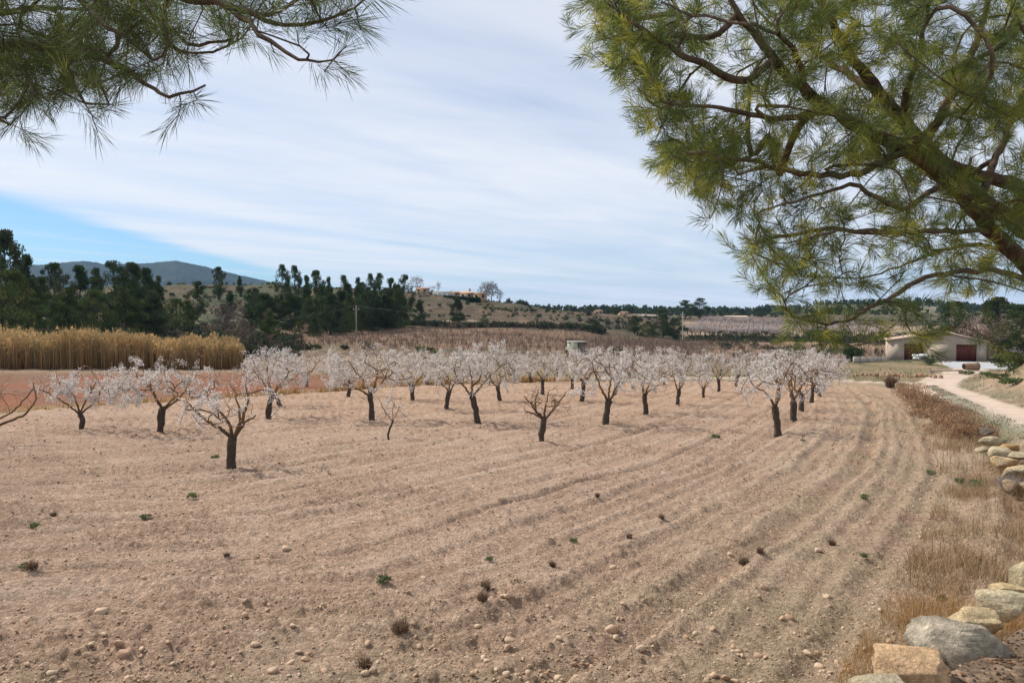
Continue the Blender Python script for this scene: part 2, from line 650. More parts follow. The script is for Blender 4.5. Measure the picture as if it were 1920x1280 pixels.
def near_fields(x, y):
    s = sdist(EDGE, x, y)
    fe = sdist(FAREDGE, x, y)
    rd = np.abs(sdist(ROAD, x, y))
    rd2 = np.abs(sdist(ROAD2, x, y))
    u_ = 960 + FPX * x / np.maximum(y, 1)
    z = H(x, y)
    fm = sstep(0.1, -0.5, s) * sstep(0.0, 0.8, fe)
    rel, f1, rut, rough, crum, clod = field_relief(x, y, s, fm)
    n1 = fbm(x / 4, y / 4, 101, 3)
    n2 = fbm(x / 1.1, y / 1.1, 103, 3)
    n3 = fbm(x / 0.3, y / 0.3, 105, 3)
    # field colour
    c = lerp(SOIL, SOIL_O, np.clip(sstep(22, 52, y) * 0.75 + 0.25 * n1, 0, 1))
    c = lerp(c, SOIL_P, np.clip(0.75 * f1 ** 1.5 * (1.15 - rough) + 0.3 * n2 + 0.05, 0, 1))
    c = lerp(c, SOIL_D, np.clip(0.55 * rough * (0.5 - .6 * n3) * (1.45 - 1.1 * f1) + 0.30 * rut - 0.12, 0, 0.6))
    leftdark = sstep(-2, -9, x + 0.15 * y) * sstep(40, 8, y)  # soil tone goes darker in patches towards the near left
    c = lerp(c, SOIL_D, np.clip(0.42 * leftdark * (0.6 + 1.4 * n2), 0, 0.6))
    # right side of the field: thin dry weeds, greyer
    gw = sstep(-7, -1.5, s) * (1 - sstep(-0.2, 0.4, s))
    c = lerp(c, (.30, .235, .15), np.clip(gw * (0.45 + 0.6 * n2), 0, 0.8))
    # red field
    redm = sstep(0.3, -1.2, fe) * sstep(860, 700, u_)
    rc = lerp((.215, .085, .045), (.17, .10, .065), np.clip(0.4 + n1 + 0.5 * n2 + sstep(72, 92, y) * 0.6, 0, 1))
    rc = lerp(rc, (.27, .19, .10), np.clip(sstep(-5.0, -0.5, fe) * (0.75 + n2), 0, 1))
    rc = lerp(rc, (.23, .17, .115), sstep(85, 91, y))
    c = lerp(c, rc, redm)
    zr = 0.06 * fbm(x / 1.2, y / 0.8, 111, 3) + 0.03 * np.cos(y * 2 * pi / 0.9 + x * 1.5)
    rel = rel + zr * redm
    # rough grass beyond the field
    gm = sstep(0.3, -0.8, fe) * (1 - redm)
    gc = lerp((.13, .125, .065), (.24, .175, .11), np.clip(0.5 + 1.1 * n1 + 0.5 * n2, 0, 1))
    c = lerp(c, gc, gm)
    rel = rel + (0.10 * n2 + 0.05 * n3) * gm
    # verge and terrace
    vm = sstep(-0.1, 0.3, s) * sstep(60, 54, y * 0 + np.where(fe > 0, 0, 70))
    vm = sstep(-0.1, 0.3, s) * (fe > -0.3)
    vc = lerp((.20, .14, .095), (.34, .26, .19), np.clip(0.45 + n2 + 0.8 * n3, 0, 1))
    vc = lerp(vc, (.135, .14, .08), np.clip(sstep(14, 22, y) * (0.35 + 1.2 * n1), 0, 0.8))
    c = lerp(c, vc, vm)
    rel = rel + (0.03 * n3 + 0.03 * n2) * vm
    mound = sstep(2.4, 4.0, sdist(ROAD, x, y)) * (y < 80)
    mc = lerp((.25, .19, .12), (.36, .245, .165), np.clip(0.5 + n1 + 0.8 * n2, 0, 1))
    mc = lerp(mc, (.12, .15, .06), np.clip(sstep(-.2, 1.3, z + 0.8 * n1) * 0.7, 0, 0.75))
    c = lerp(c, mc, mound)
    # tracks
    t1 = sstep(1.95, 1.6, rd + 0.3 * n2) * (y < 112) * sstep(.5, 1.1, s)
    t2 = sstep(1.7, 1.2, rd2 + 0.3 * n2) * 0.85
    tc_ = lerp((.41, .33, .26), (.49, .39, .31), np.clip(0.5 + n2 + .5 * n3, 0, 1))
    t1c = lerp(tc_, (.20, .185, .135), sstep(0.5, 0.25, rd + 0.25 * n3) * sstep(64, 58, y) * 0.9)
    c = lerp(c, tc_, t2)
    c = lerp(c, t1c, t1)
    # grey yard in front of the shed
    inside = np.ones(np.shape(x), bool)
    for a, b in zip(PLOT, np.roll(PLOT, -1, 0)):
        inside &= ((b[0] - a[0]) * (y - a[1]) - (b[1] - a[1]) * (x - a[0])) > 0
    c = lerp(c, (.36, .37, .38), inside * 1.0)
    tm = np.maximum(t1, t2)
    z = z + rel * (1 - tm) * (1 - inside) - tm * 0.04 * np.exp(-((rd - 0.85) / 0.35) ** 2) * t1
    kind = np.zeros(np.shape(x), int)
    kind = np.where(redm > 0.5, 1, kind)
    kind = np.where(gm > 0.5, 2, kind)
    kind = np.where((vm > 0.5) | (mound > 0.5), 3, kind)
    kind = np.where(tm > 0.5, 4, kind)
    kind = np.where(inside, 5, kind)
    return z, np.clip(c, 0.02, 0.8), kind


us = np.arange(-340, 2290, 3.05)
pys = np.concatenate([np.arange(2000, 1420, -5.0), np.arange(1420, 705, -2.0)])
ys = EYE / ((pys - 600) / FPX - 0.042)
ys = ys[ys < 101]
ys = np.concatenate([ys, np.arange(ys[-1] + 1.2, 113, 1.2)])
UU, YY = np.meshgrid(us, ys)
XX = (UU - 960) / FPX * YY
ZZ, CC, KK = near_fields(XX, YY)
nr, nc = XX.shape
idx = np.arange(nr * nc).reshape(nr, nc)
quads = np.stack([idx[:-1, :-1], idx[:-1, 1:], idx[1:, 1:], idx[1:, :-1]], -1).reshape(-1, 4)
kq = KK[:-1, :-1].ravel()
PV = np.stack([XX, YY, ZZ], -1).reshape(-1, 3)
PC = CC.reshape(-1, 3)


def sub_mesh(name, sel, m, V=PV, Cc=PC, qd=quads, smooth=True):
    q = qd[sel]
    uq, inv = np.unique(q.ravel(), return_inverse=True)
    a = Acc()
    a.add(V[uq], inv.reshape(-1, 4), Cc[uq])
    o = a.build(name, m, smooth=smooth)
    return tag(o, kind='structure')


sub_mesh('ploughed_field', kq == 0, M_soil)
sub_mesh('red_field', kq == 1, M_red)
sub_mesh('rough_grassland', kq == 2, M_verge)
sub_mesh('terrace_ground', kq == 3, M_verge)
sub_mesh('dirt_track', kq == 4, M_track)
sub_mesh('gravel_yard', kq == 5, M_track)

# coarse ground all round, outside the fine sheet
gx = np.arange(-210, 212, 2.0)
gy = np.arange(-80, 114, 2.0)
X2, Y2 = np.meshgrid(gx, gy)
Z2, C2, K2 = near_fields(X2, Y2)
Z2 = Z2 - 0.08
i2 = np.arange(X2.size).reshape(X2.shape)
q2 = np.stack([i2[:-1, :-1], i2[:-1, 1:], i2[1:, 1:], i2[1:, :-1]], -1).reshape(-1, 4)
U2 = 960 + FPX * X2 / np.maximum(Y2, .1)
ins = ((U2 > -300) & (U2 < 2240) & (Y2 > 3.2)).ravel()
keep = ~ins[q2].all(1)
# keep the coarse sheet under the terrace edge well down so that it never pokes through
Zc = Z2.ravel().copy()
sN = sdist(EDGE, X2, Y2).ravel()
Zc[(np.abs(sN) < 3) & (Y2.ravel() > 0)] -= 0.9
sub_mesh('ground', keep, M_verge, np.stack([X2.ravel(), Y2.ravel(), Zc], -1), C2.reshape(-1, 3), q2)

# hillsides
ud = np.arange(-900, 2900, 7.5)
dd = [111.0]
while dd[-1] < 1500:
    dd.append(dd[-1] * 1.0115)
dd = np.array(dd)
U3, Y3 = np.meshgrid(ud, dd)
X3 = (U3 - 960) / FPX * Y3
Z3 = H(X3, Y3)
n1 = fbm(X3 / 40, Y3 / 40, 201, 4)
n2 = fbm(X3 / 9, Y3 / 9, 203, 4)
n3 = fbm(X3 / 3, Y3 / 2, 205, 3)
c = lerp((.135, .098, .066), (.062, .066, .040), np.clip(0.42 + 0.9 * n1 + 0.9 * n2, 0, 1))
sl = np.gradient(Z3, axis=0) / (np.gradient(Y3, axis=0))
c = lerp(c, (.28, .205, .14), np.clip((sl - 0.16) * 2.0 + 0.9 * n3 - 0.1, 0, 0.75) * sstep(700, 900, U3))
c = lerp(c, (.07, .085, .045), np.clip((0.5 + n2) * sstep(740, 640, U3) * sstep(112, 130, Y3), 0, .9))
vy = sstep(126, 131, Y3) * sstep(212, 203, Y3) * sstep(535, 555, U3) * sstep(1330, 1290, U3)
c = lerp(c, lerp((.185, .118, .08), (.15, .10, .068), np.clip(0.5 + n2, 0, 1)), vy * 0.9)
rt = sstep(1290, 1350, U3) * sstep(120, 132, Y3) * sstep(215, 205, Y3)
c = lerp(c, lerp((.24, .17, .11), (.33, .225, .15), np.clip(.5 + n1 + n2, 0, 1)), rt)
orch = sstep(1270, 1295, U3) * sstep(232, 238, Y3) * sstep(356, 348, Y3)
c = lerp(c, (.38, .29, .20), orch * 0.8)
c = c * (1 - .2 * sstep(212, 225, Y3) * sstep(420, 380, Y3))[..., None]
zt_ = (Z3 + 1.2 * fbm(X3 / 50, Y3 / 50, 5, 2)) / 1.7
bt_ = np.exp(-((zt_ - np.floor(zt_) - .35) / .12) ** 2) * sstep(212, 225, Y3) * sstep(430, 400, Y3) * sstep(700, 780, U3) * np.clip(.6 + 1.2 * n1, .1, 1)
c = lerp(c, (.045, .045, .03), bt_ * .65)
fr = sstep(480, 620, Y3)
c = lerp(c, lerp((.085, .10, .055), (.25, .20, .14), np.clip(0.15 + 1.6 * n2 + n1, 0, 1)), fr)
# a pale hillside path under the hill
pth = np.exp(-((Y3 - (222 + 9 * np.sin(U3 / 120.0))) / 1.2) ** 2) * sstep(730, 780, U3) * sstep(1120, 1050, U3)
c = lerp(c, (.42, .34, .25), pth * .8)
i3 = np.arange(X3.size).reshape(X3.shape)
q3 = np.stack([i3[:-1, :-1], i3[:-1, 1:], i3[1:, 1:], i3[1:, :-1]], -1).reshape(-1, 4)
near_sel = (Y3[:-1, :-1] < 620).ravel()
V3 = np.stack([X3, Y3, Z3], -1).reshape(-1, 3)
C3 = np.clip(c, 0.02, .7).reshape(-1, 3)
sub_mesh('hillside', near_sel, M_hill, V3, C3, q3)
sub_mesh('distant_ridge', ~near_sel, M_far, V3, C3, q3)

# plain out to the horizon
ud = np.arange(-3000, 5200, 120.0)
dd = np.array([1480, 1700, 2000, 2600, 3600, 5000, 7000], float)
U4, Y4 = np.meshgrid(ud, dd)
X4 = (U4 - 960) / FPX * Y4
Z4 = np.interp(Y4, [1480, 2000, 14000], [8, -10, -60]) + 3 * fbm(X4 / 300, Y4 / 300, 3, 2)
i4 = np.arange(X4.size).reshape(X4.shape)
q4 = np.stack([i4[:-1, :-1], i4[:-1, 1:], i4[1:, 1:], i4[1:, :-1]], -1).reshape(-1, 4)
sub_mesh('plain', np.ones(len(q4), bool), M_far, np.stack([X4, Y4, Z4], -1).reshape(-1, 3),
         np.tile((.10, .105, .07), (X4.size, 1)), q4)

# blue mountain beyond the pines
crest = [(-500, 520), (-300, 508), (60, 497), (110, 494), (135, 490), (165, 489), (200, 495), (240, 494), (280, 493), (310, 490),
         (330, 488), (352, 493), (385, 499), (420, 508), (470, 520), (515, 530), (560, 543), (620, 560), (720, 590)]
ud = np.arange(-500, 722, 2.5)
tt = np.linspace(-0.75, 1, 60)
U5, T5 = np.meshgrid(ud, tt)
Y5 = 3000 + np.where(T5 < 0, -T5, -T5) * 0
Y5 = 3000 - np.abs(T5) * 0 + np.where(T5 > 0, -900 * T5, -900 * T5)
ck = np.interp(U5, [a for a, _ in crest], [b for _, b in crest])
zc5 = EYE - (ck - 600) * 3000 / FPX
X5 = (U5 - 960) / FPX * 3000
X5 = X5 * (Y5 / 3000)
rdg = fbm(X5 / 220, Y5 / 420, 303, 4)
zz5 = -30 + (zc5 + 30) * (1 - np.abs(T5) ** 1.2)
zz5 = zz5 + rdg * 30 * np.sin(np.clip(np.abs(T5), 0, 1) * pi) + 3.0 * fbm(X5 / 9, Y5 / 30, 305, 2)
i5 = np.arange(X5.size).reshape(X5.shape)
q5 = np.stack([i5[:-1, :-1], i5[1:, :-1], i5[1:, 1:], i5[:-1, 1:]], -1).reshape(-1, 4)
c5 = lerp((.028, .04, .03), (.055, .06, .04), np.clip(0.3 + 1.0 * fbm(X5 / 60, Y5 / 60, 307, 4), 0, 1))
q5 = q5[:, ::-1]
sub_mesh('mountain', np.ones(len(q5), bool), M_far, np.stack([X5, Y5, zz5], -1).reshape(-1, 3), c5.reshape(-1, 3), q5)


# ---- scattering of small shapes
def rot_rand(n, rs, tilt=pi):
    a = rs.rand(n) * 2 * pi
    b = (rs.rand(n) * 2 - 1) * tilt
    c_ = rs.rand(n) * 2 * pi
    ca, sa, cb, sb, cc, sc = np.cos(a), np.sin(a), np.cos(b), np.sin(b), np.cos(c_), np.sin(c_)
    Rz = np.zeros((n, 3, 3)); Rz[:, 0, 0] = ca; Rz[:, 0, 1] = -sa; Rz[:, 1, 0] = sa; Rz[:, 1, 1] = ca; Rz[:, 2, 2] = 1
    Rx = np.zeros((n, 3, 3)); Rx[:, 0, 0] = 1; Rx[:, 1, 1] = cb; Rx[:, 1, 2] = -sb; Rx[:, 2, 1] = sb; Rx[:, 2, 2] = cb
    R2 = np.zeros((n, 3, 3)); R2[:, 0, 0] = cc; R2[:, 0, 1] = -sc; R2[:, 1, 0] = sc; R2[:, 1, 1] = cc; R2[:, 2, 2] = 1
    return Rz @ Rx @ R2


def scatter(acc, TV, TF, pos, scl, R, col, jit=0.0, rs=RS):
    TV = np.asarray(TV, float)
    TF = np.asarray(TF)
    n = len(pos)
    if n == 0:
        return
    V = np.broadcast_to(TV, (n, *TV.shape))
    if jit:
        V = V * (1 + jit * (rs.rand(n, len(TV), 1) * 2 - 1))
    scl = np.asarray(scl, float)
    if scl.ndim == 1:
        V = V * scl[:, None, None]
    else:
        V = V * scl[:, None, :]
    V = np.einsum('nij,nkj->nki', R, V) + np.asarray(pos)[:, None, :]
    F = (TF[None] + (np.arange(n) * len(TV))[:, None, None]).reshape(-1, TF.shape[1])
    acc.add(V.reshape(-1, 3), F, np.repeat(np.asarray(col), len(TV), axis=0))


def ico(sub=1):
    import bmesh
    bm = bmesh.new()
    bmesh.ops.create_icosphere(bm, subdivisions=sub, radius=1)
    V = np.array([v.co[:] for v in bm.verts])
    F = np.array([[v.index for v in f.verts] for f in bm.faces])
    bm.free()
    return V, F


ICO1 = ico(1)
ICO2 = ico(2)
ICO3 = ico(3)
ICO4 = ico(4)
OCT = (np.array([(1, 0, 0), (0, 1, 0), (-1, 0, 0), (0, -1, 0), (0, 0, 1), (0, 0, -1)], float),
       np.array([(0, 1, 4), (1, 2, 4), (2, 3, 4), (3, 0, 4), (1, 0, 5), (2, 1, 5), (3, 2, 5), (0, 3, 5)]))
M_stone = mat('field_stone', 0.9, 20, 0.18, 0.5, 60, spec=0.15)


def field_points(n, rs, dmin=5.6, dmax=60, power=1.0, umin=-200, umax=1950):
    """points on the ploughed field, evenly strewn in the picture rather than on the map (near ones matter)"""
    w = rs.rand(n) ** power
    y = 1 / (1 / dmax + (1 / dmin - 1 / dmax) * w)
    uu = umin + rs.rand(n) * (umax - umin)
    x = (uu - 960) / FPX * y
    ok = (sdist(EDGE, x, y) < -0.25) & (sdist(FAREDGE, x, y) > 0.5)
    return x[ok], y[ok]


def surf(x, y):
    return near_fields(np.asarray(x, float), np.asarray(y, float))[0]


# pebbles and clods nobody could count
x, y = field_points(62000, RS, power=1.25)
s_ = sdist(EDGE, x, y)
_, f1, rut, rough, _, _ = field_relief(x, y, s_, np.ones(len(x)))
ok = RS.rand(len(x)) < (0.15 + 0.75 * rough * (1 - 0.6 * f1) + 0.3 * rut)
x, y = x[ok], y[ok]
sz = 0.005 + 0.017 * RS.rand(len(x)) ** 2.6
sz *= np.clip(y / 11, 0.9, 2.6)
z = surf(x, y)
stone = RS.rand(len(x)) < 0.36
colr = np.where(stone[:, None], np.array((.52, .42, .31)), np.array((.36, .235, .155)))
colr = colr * (0.75 + 0.45 * RS.rand(len(x)))[:, None]
a = Acc()
sc3 = np.stack([sz * (0.8 + 0.7 * RS.rand(len(x))), sz * (0.7 + 0.5 * RS.rand(len(x))), sz * (0.45 + 0.35 * RS.rand(len(x)))], 1)
scatter(a, *OCT, np.stack([x, y, z + sz * 0.25], 1), sc3, rot_rand(len(x), RS, 0.5), colr, 0.3)
tag(a.build('pebbles_and_clods', M_stone), kind='stuff')

# stones one could pick up
sx, sy = field_points(2400, RS, 6.5, 30)
order = np.argsort(sy + RS.rand(len(sx)) * 3)
stone_protos = []
for k in range(6):
    V, F = ICO2
    r = 1 + 0.35 * fbm(V[:, 0] * 1.3 + k * 7, V[:, 1] * 1.3 + V[:, 2] * 1.7, 400 + k, 2)
    a = Acc()
    cc = lerp((.50, .38, .265), (.43, .29, .195), k / 5.0)
    V = np.sign(V) * np.abs(V) ** .75
    rk = np.random.RandomState(450 + k)
    for _ in range(9):
        nr_ = rk.randn(3)
        nr_ /= np.linalg.norm(nr_)
        kk_ = V @ nr_ - rk.uniform(.55, .9)
        V = V - np.where(kk_ > 0, kk_, 0)[:, None] * nr_
    a.add(V * (.9 + .1 * r)[:, None] * (.85, 0.62, 0.5), F, cc)
    stone_protos.append(a)
stone_me = []
for k, a in enumerate(stone_protos):
    o = a.build('field_stone', M_stone)
    stone_me.append(o.data)
    bpy.data.objects.remove(o)
NAMED_STONES = [
    (1147, 1187, .105, .30, 'large smooth brown stone lying in the deep furrow, the biggest loose stone of the field', 3),
    (956, 1200, .07, 0, 'tan stone lying in the furrow left of the biggest loose stone', 1),
    (538, 1037, .085, .4, 'pale flat stone standing out alone in the middle of the left field', 0),
    (400, 1090, .06, 1.0, 'round tan stone with a dark shaded side near the two paired stones', 4),
    (232, 1248, .075, .5, 'brown stone at the lower left, farther left one of a pair', 5),
    (222, 1240, .07, 2.0, 'brown stone at the lower left, upper one of a close pair', 4),
    (480, 1225, .06, .2, 'flat pale stone at the lower left beside a dry weed', 0),
    (1370, 1048, .06, 0.0, 'small round whitish stone beside a dark dry weed tuft', 0),
    (1150, 1070, .07, 0.9, 'round pale stone in a scatter of small stones mid field', 0),
    (1432, 1118, .075, .9, 'rusty brown stone on the right of the deep furrow', 5),
    (1480, 1165, .07, .3, 'orange brown clod shaped stone by the wheel ruts', 5),
    (1550, 1130, .06, 2.4, 'pale stone between the wheel ruts at the lower right', 0),
    (1728, 1008, .06, .2, 'pale stone lying near the dry grass on the right edge of the field', 1),
    (1535, 1041, .07, .1, 'long thin whitish stone lying across the wheel ruts', 0),
    (270, 1095, .05, .1, 'small tan stone on the left half of the field by a ridge', 2),
    (190, 1172, .08, .1, 'long buried pale stone on the smooth strip at the lower left', 1),
]


def place_stone(k, x, y, size, rz, label, group):
    o = bpy.data.objects.new('field_stone', stone_me[k % 6])
    SC.collection.objects.link(o)
    o.location = (float(x), float(y), float(surf(x, y)) + size * 0.22)
    o.scale = (size, size, size)
    o.rotation_euler = (RS.rand() * .4, RS.rand() * .4, rz)
    tag(o, label, 'stone', group)


for px, py, size, rz, lab, k in NAMED_STONES:
    p = G(px, py)
    place_stone(k, p[0], p[1], size, rz, lab, 'stones lying on the ploughed field')
cnt = 0
for i in order:
    if cnt >= 260:
        break
    x, y = sx[i], sy[i]
    if RS.rand() < 0.5:
        continue
    k = RS.randint(6)
    zone = 'left' if x / y < -0.2 else ('right' if x / y > 0.2 else 'middle')
    dist = 'foreground' if y < 10 else 'mid distance'
    tone = ('pale sandy' if k < 2 else 'tan' if k < 4 else 'reddish brown')
    place_stone(k, x, y, (0.026 + 0.036 * RS.rand() ** 2) * (1.0 if y < 10 else 1.3), RS.rand() * 6, 'small %s stone on the ploughed soil, one of the scatter in the %s %s' % (tone, zone, dist),
                '%s stones scattered in the %s %s' % (tone, zone, dist))
    cnt += 1

# ------------------------------------------------------------------ growing trees


class Skel:
    def __init__(self, cap=60000):
        self.P = np.zeros((cap, 3))
        self.par = np.full(cap, -1, int)
        self.r = np.zeros(cap)          # least radius given by hand
        self.grp = np.zeros(cap, int)   # which limb a node belongs to
        self.free = np.ones(cap, bool)  # may twigs start here
        self.n = 0
        self.tips = []

    def path(self, pts, radii, parent=-1, grp=0, step=0.06, free=True, wob=0.0, rs=RS):
        """a hand-laid limb through the given points"""
        pts = np.asarray(pts, float)
        seg = np.r_[0, np.cumsum(np.linalg.norm(np.diff(pts, axis=0), axis=1))]
        m = max(2, int(seg[-1] / step))
        t = np.linspace(0, seg[-1], m + 1)
        q = np.stack([np.interp(t, seg, pts[:, k]) for k in range(3)], 1)
        for _ in range(2):                       # round the corners a little
            q[1:-1] = 0.25 * q[:-2] + 0.5 * q[1:-1] + 0.25 * q[2:]
        if wob:
            q[1:-1] += (rs.rand(m - 1, 3) - .5) * wob
        rr = np.interp(t, seg, radii)
        ids = []
        prev = parent
        for i in range(0 if parent < 0 else 1, m + 1):
            k = self.n
            self.P[k] = q[i]
            self.par[k] = prev
            self.r[k] = rr[i]
            self.grp[k] = grp
            self.free[k] = free
            self.n += 1
            prev = k
            ids.append(k)
        return ids

    def grow(self, targets, step=0.08, curve=0.45, jit=0.12, rs=RS, sag=0.0, order_noise=0.3):
        targets = np.asarray(targets, float)
        fr = np.nonzero(self.free[:self.n])[0]
        base = self.P[fr]
        d0 = np.array([np.sqrt(((base - t) ** 2).sum(1).min()) for t in targets])
        for t in targets[np.argsort(d0 + order_noise * rs.rand(len(d0)))]:
            n = self.n
            d2 = ((self.P[:n] - t) ** 2).sum(1)
            d2 = np.where(self.free[:n], d2, 1e9)
            k = int(np.argmin(d2))
            p = self.P[k]
            dist = math.sqrt(d2[k])
            if dist < step * 0.7:
                continue
            pd = p - self.P[self.par[k]] if self.par[k] >= 0 else np.array([0, 0, 1.0])
            pd = pd / (np.linalg.norm(pd) + 1e-9)
            ctl = p + pd * min(dist, .5 if step < .1 else 9.) * curve + (rs.rand(3) - .5) * dist * jit * 2
            ctl[2] -= sag * dist
            m = max(1, int(round(dist / step)))
            prev = k
            for i in range(1, m + 1):
                s = i / m
                q = (1 - s) ** 2 * p + 2 * s * (1 - s) * ctl + s * s * t
                q = q + (rs.rand(3) - .5) * step * jit * (i < m)
                j = self.n
                self.P[j] = q
                self.par[j] = prev
                self.grp[j] = self.grp[k]
                self.n += 1
                prev = j
            self.tips.append(prev)

    def finish(self, r0, power=0.5):
        n = self.n
        cnt = np.zeros(n)
        haschild = np.zeros(n, bool)
        haschild[self.par[:n][self.par[:n] >= 0]] = True
        cnt[~haschild] = 1
        for i in range(n - 1, -1, -1):           # children always come after parents
            if self.par[i] >= 0:
                cnt[self.par[i]] += cnt[i]
        self.cnt = cnt
        rad = r0 * np.maximum(cnt, 1) ** power
        rad = np.maximum(rad, self.r[:n])
        hand = self.r[:n] > 0
        rad = np.where(hand, np.maximum(self.r[:n], np.minimum(rad, self.r[:n] * 1.05)), rad)
        # a twig is never thicker than what carries it
        for i in range(n):
            if self.par[i] >= 0 and not hand[i]:
                rad[i] = min(rad[i], rad[self.par[i]] * 0.85 if self.cnt[i] < self.cnt[self.par[i]] * 0.6 else rad[self.par[i]])
        self.rad = rad
        # chains: follow the thickest child
        best = np.full(n, -1)
        bc = np.zeros(n)
        for i in range(n):
            p = self.par[i]
            if p >= 0 and cnt[i] > bc[p]:
                bc[p] = cnt[i]
                best[p] = i
        chains = []
        for i in range(n):
            p = self.par[i]
            if p < 0 or best[p] != i:
                ch = [p] if p >= 0 else []
                k = i
                while k >= 0:
                    ch.append(k)
                    k = best[k]
                chains.append(ch)
        return chains

    def tubes(self, acc, chains, kfun, colfun):
        for ch in chains:
            P = self.P[ch]
            R = self.rad[ch].copy()
            if len(ch) > 1 and self.rad[ch[0]] > R[1] * 1.3:
                R[0] = R[1] * 1.1
            acc.tube(P, R, kfun(R.max()), colfun(P, R))


M_bark = mat('almond_bark', 0.95, 14, 0.35, 0.9, 35, spec=0.1, bdist=0.03)
M_twig = mat('almond_twig', 0.9, 10, 0.2, 0)
M_blossom = mat('almond_blossom', 0.8, 3, 0.06, 0, transl=0.35)
TET = (np.array([(0.9, 0, -.3), (-.45, .8, -.3), (-.45, -.8, -.3), (0, 0, .95)]) * 0.8, np.array([(0, 2, 1), (0, 1, 3), (1, 2, 3), (2, 0, 3)]))
BARK_D = np.array((.078, .060, .048))
BARK_L = np.array((.19, .11, .045))     # orange lichen on the limbs
TWIG_C = np.array((.17, .115, .09))


def almond(seed, h=3.0, width=3.6, trunk_h=1.05, lean=(0, 0), trunk_r=.13, limbs=None, ntips=120, blossoms=2400,
           pinkness=.3, crown_lo=.38, twig_len=1.0, gaps=0.25, trunk_pts=None, flower_top=1.0, bcol=None):
    """returns a dict of part accumulators, in local metres with the trunk's foot at the origin"""
    rs = np.random.RandomState(seed)
    trunk_r *= .86
    sk = Skel(14000)
    if trunk_pts is None:
        trunk_pts = [(0, 0, -.12), (lean[0] * .35 + rs.uniform(-.03, .03), lean[1] * .3, trunk_h * .45), (lean[0], lean[1], trunk_h)]
    tp = sk.path(trunk_pts, np.linspace(trunk_r * 1.12, trunk_r * .92, len(trunk_pts)), step=0.12, free=False, wob=.035, rs=rs)
    fork = np.array(trunk_pts[-1], float)
    if limbs is None:
        nl = rs.randint(3, 5)
        a0 = rs.rand() * 2 * pi
        limbs = []
        for k in range(nl):
            a = a0 + k * 2 * pi / nl + rs.uniform(-.4, .4)
            rr = width * .5 * rs.uniform(.45, .7)
            k1 = fork + np.array([cos(a) * rr * .4, sin(a) * rr * .4, (h - trunk_h) * rs.uniform(.14, .26)])
            k2 = fork + np.array([cos(a + .2) * rr * .72, sin(a + .2) * rr * .72, (h - trunk_h) * rs.uniform(.32, .45)])
            k3 = fork + np.array([cos(a + rs.uniform(-.3, .3)) * rr, sin(a) * rr, (h - trunk_h) * rs.uniform(.55, .68)])
            limbs.append([k1, k2, k3])
    else:
        limbs = [[np.array(q, float) for q in l] for l in limbs]
    limb_r = trunk_r * .44
    for gi, l in enumerate(limbs):
        sk.path([fork - (0, 0, .05)] + l, np.linspace(limb_r * rs.uniform(.85, 1.15), .018, len(l) + 1), parent=tp[-1], grp=gi + 1, step=0.10,
                wob=.05, rs=rs)
        start = sk.n
    # the first part of each limb bears no twigs
    for i in range(sk.n):
        if np.linalg.norm(sk.P[i] - fork) < .22:
            sk.free[i] = False
    # crown volume: a wide bowl
    ntips = int(ntips * 1.35)
    T = []
    lo = h * crown_lo
    while len(T) < ntips:
        a = rs.rand() * 2 * pi
        q = rs.rand() ** .5
        zz = rs.rand()
        x = cos(a) * q * width / 2 + fork[0] * .7
        y = sin(a) * q * width / 2 + fork[1] * .7
        zlow = lo + (h - lo) * .15 * (1 - q)
        ztop = h * (1 - .30 * q * q) * (0.93 + .12 * rs.rand())
        z = zlow + (ztop - zlow) * zz ** .8
        if fbm(np.array([x * 1.1 + seed]), np.array([y * 1.1 + z * .9]), seed, 2)[0] < -.5 + gaps:
            if rs.rand() < .8:
                continue
        T.append((x, y, z))
    T = np.array(T)
    blossoms = int(blossoms * 2.4)
    sk.grow(T[: int(len(T) * .5)], step=.16, curve=.35, jit=.16, rs=rs, order_noise=.5)
    # upright shoots from what has grown
    k = rs.randint(int(sk.n * .35), sk.n, len(T) - int(len(T) * .5))
    up = sk.P[k] + np.stack([rs.uniform(-.22, .22, len(k)), rs.uniform(-.22, .22, len(k)), rs.uniform(.18, .55, len(k)) * twig_len], 1)
    up[:, 2] = np.minimum(up[:, 2], h * 1.03)
    sk.grow(up, step=.15, curve=.2, jit=.14, rs=rs)
    ch = sk.finish(.0055, .55)

    def colf(P, R):
        t = np.clip((R - .010) / .02, 0, 1)[:, None]
        hgt = np.clip((P[:, 2:3] - trunk_h * .95) / .5, 0, 1)
        c = TWIG_C * (1 - t) + (BARK_L * hgt + BARK_D * (1 - hgt)) * t
        return c * (.8 + .4 * rs.rand(len(P), 1))
    parts = {'trunk': Acc(), 'limb': [], 'twigs': Acc(), 'blossom': Acc()}
    # gnarled trunk with a swollen head
    tpP = sk.P[tp].copy()
    m = len(tp)
    zt = np.linspace(0, 1, m)
    R = sk.rad[tp] * (1 + .16 * np.sin(zt * 9 + seed) * .5 + .22 * np.exp(-((zt - .97) / .12) ** 2) + .22 * np.exp(-(zt / .1) ** 2))
    ac = parts['trunk']
    tpP = np.vstack([tpP, tpP[-1] + (tpP[-1] - tpP[-2]) * .35])
    R = np.append(R, R[-1] * .55)
    c0 = ac.n
    ac.tube(tpP, R, 12, BARK_D)
    V = ac.V[-1]
    ac.V[-1] = V + (np.stack([fbm(V[:, 0] * 9, V[:, 2] * 5, seed, 3), fbm(V[:, 1] * 9, V[:, 2] * 5, seed + 2, 3), 0 * V[:, 0]], 1)) * .035
    nl = len(limbs)
    parts['limb'] = [Acc() for _ in range(nl)]
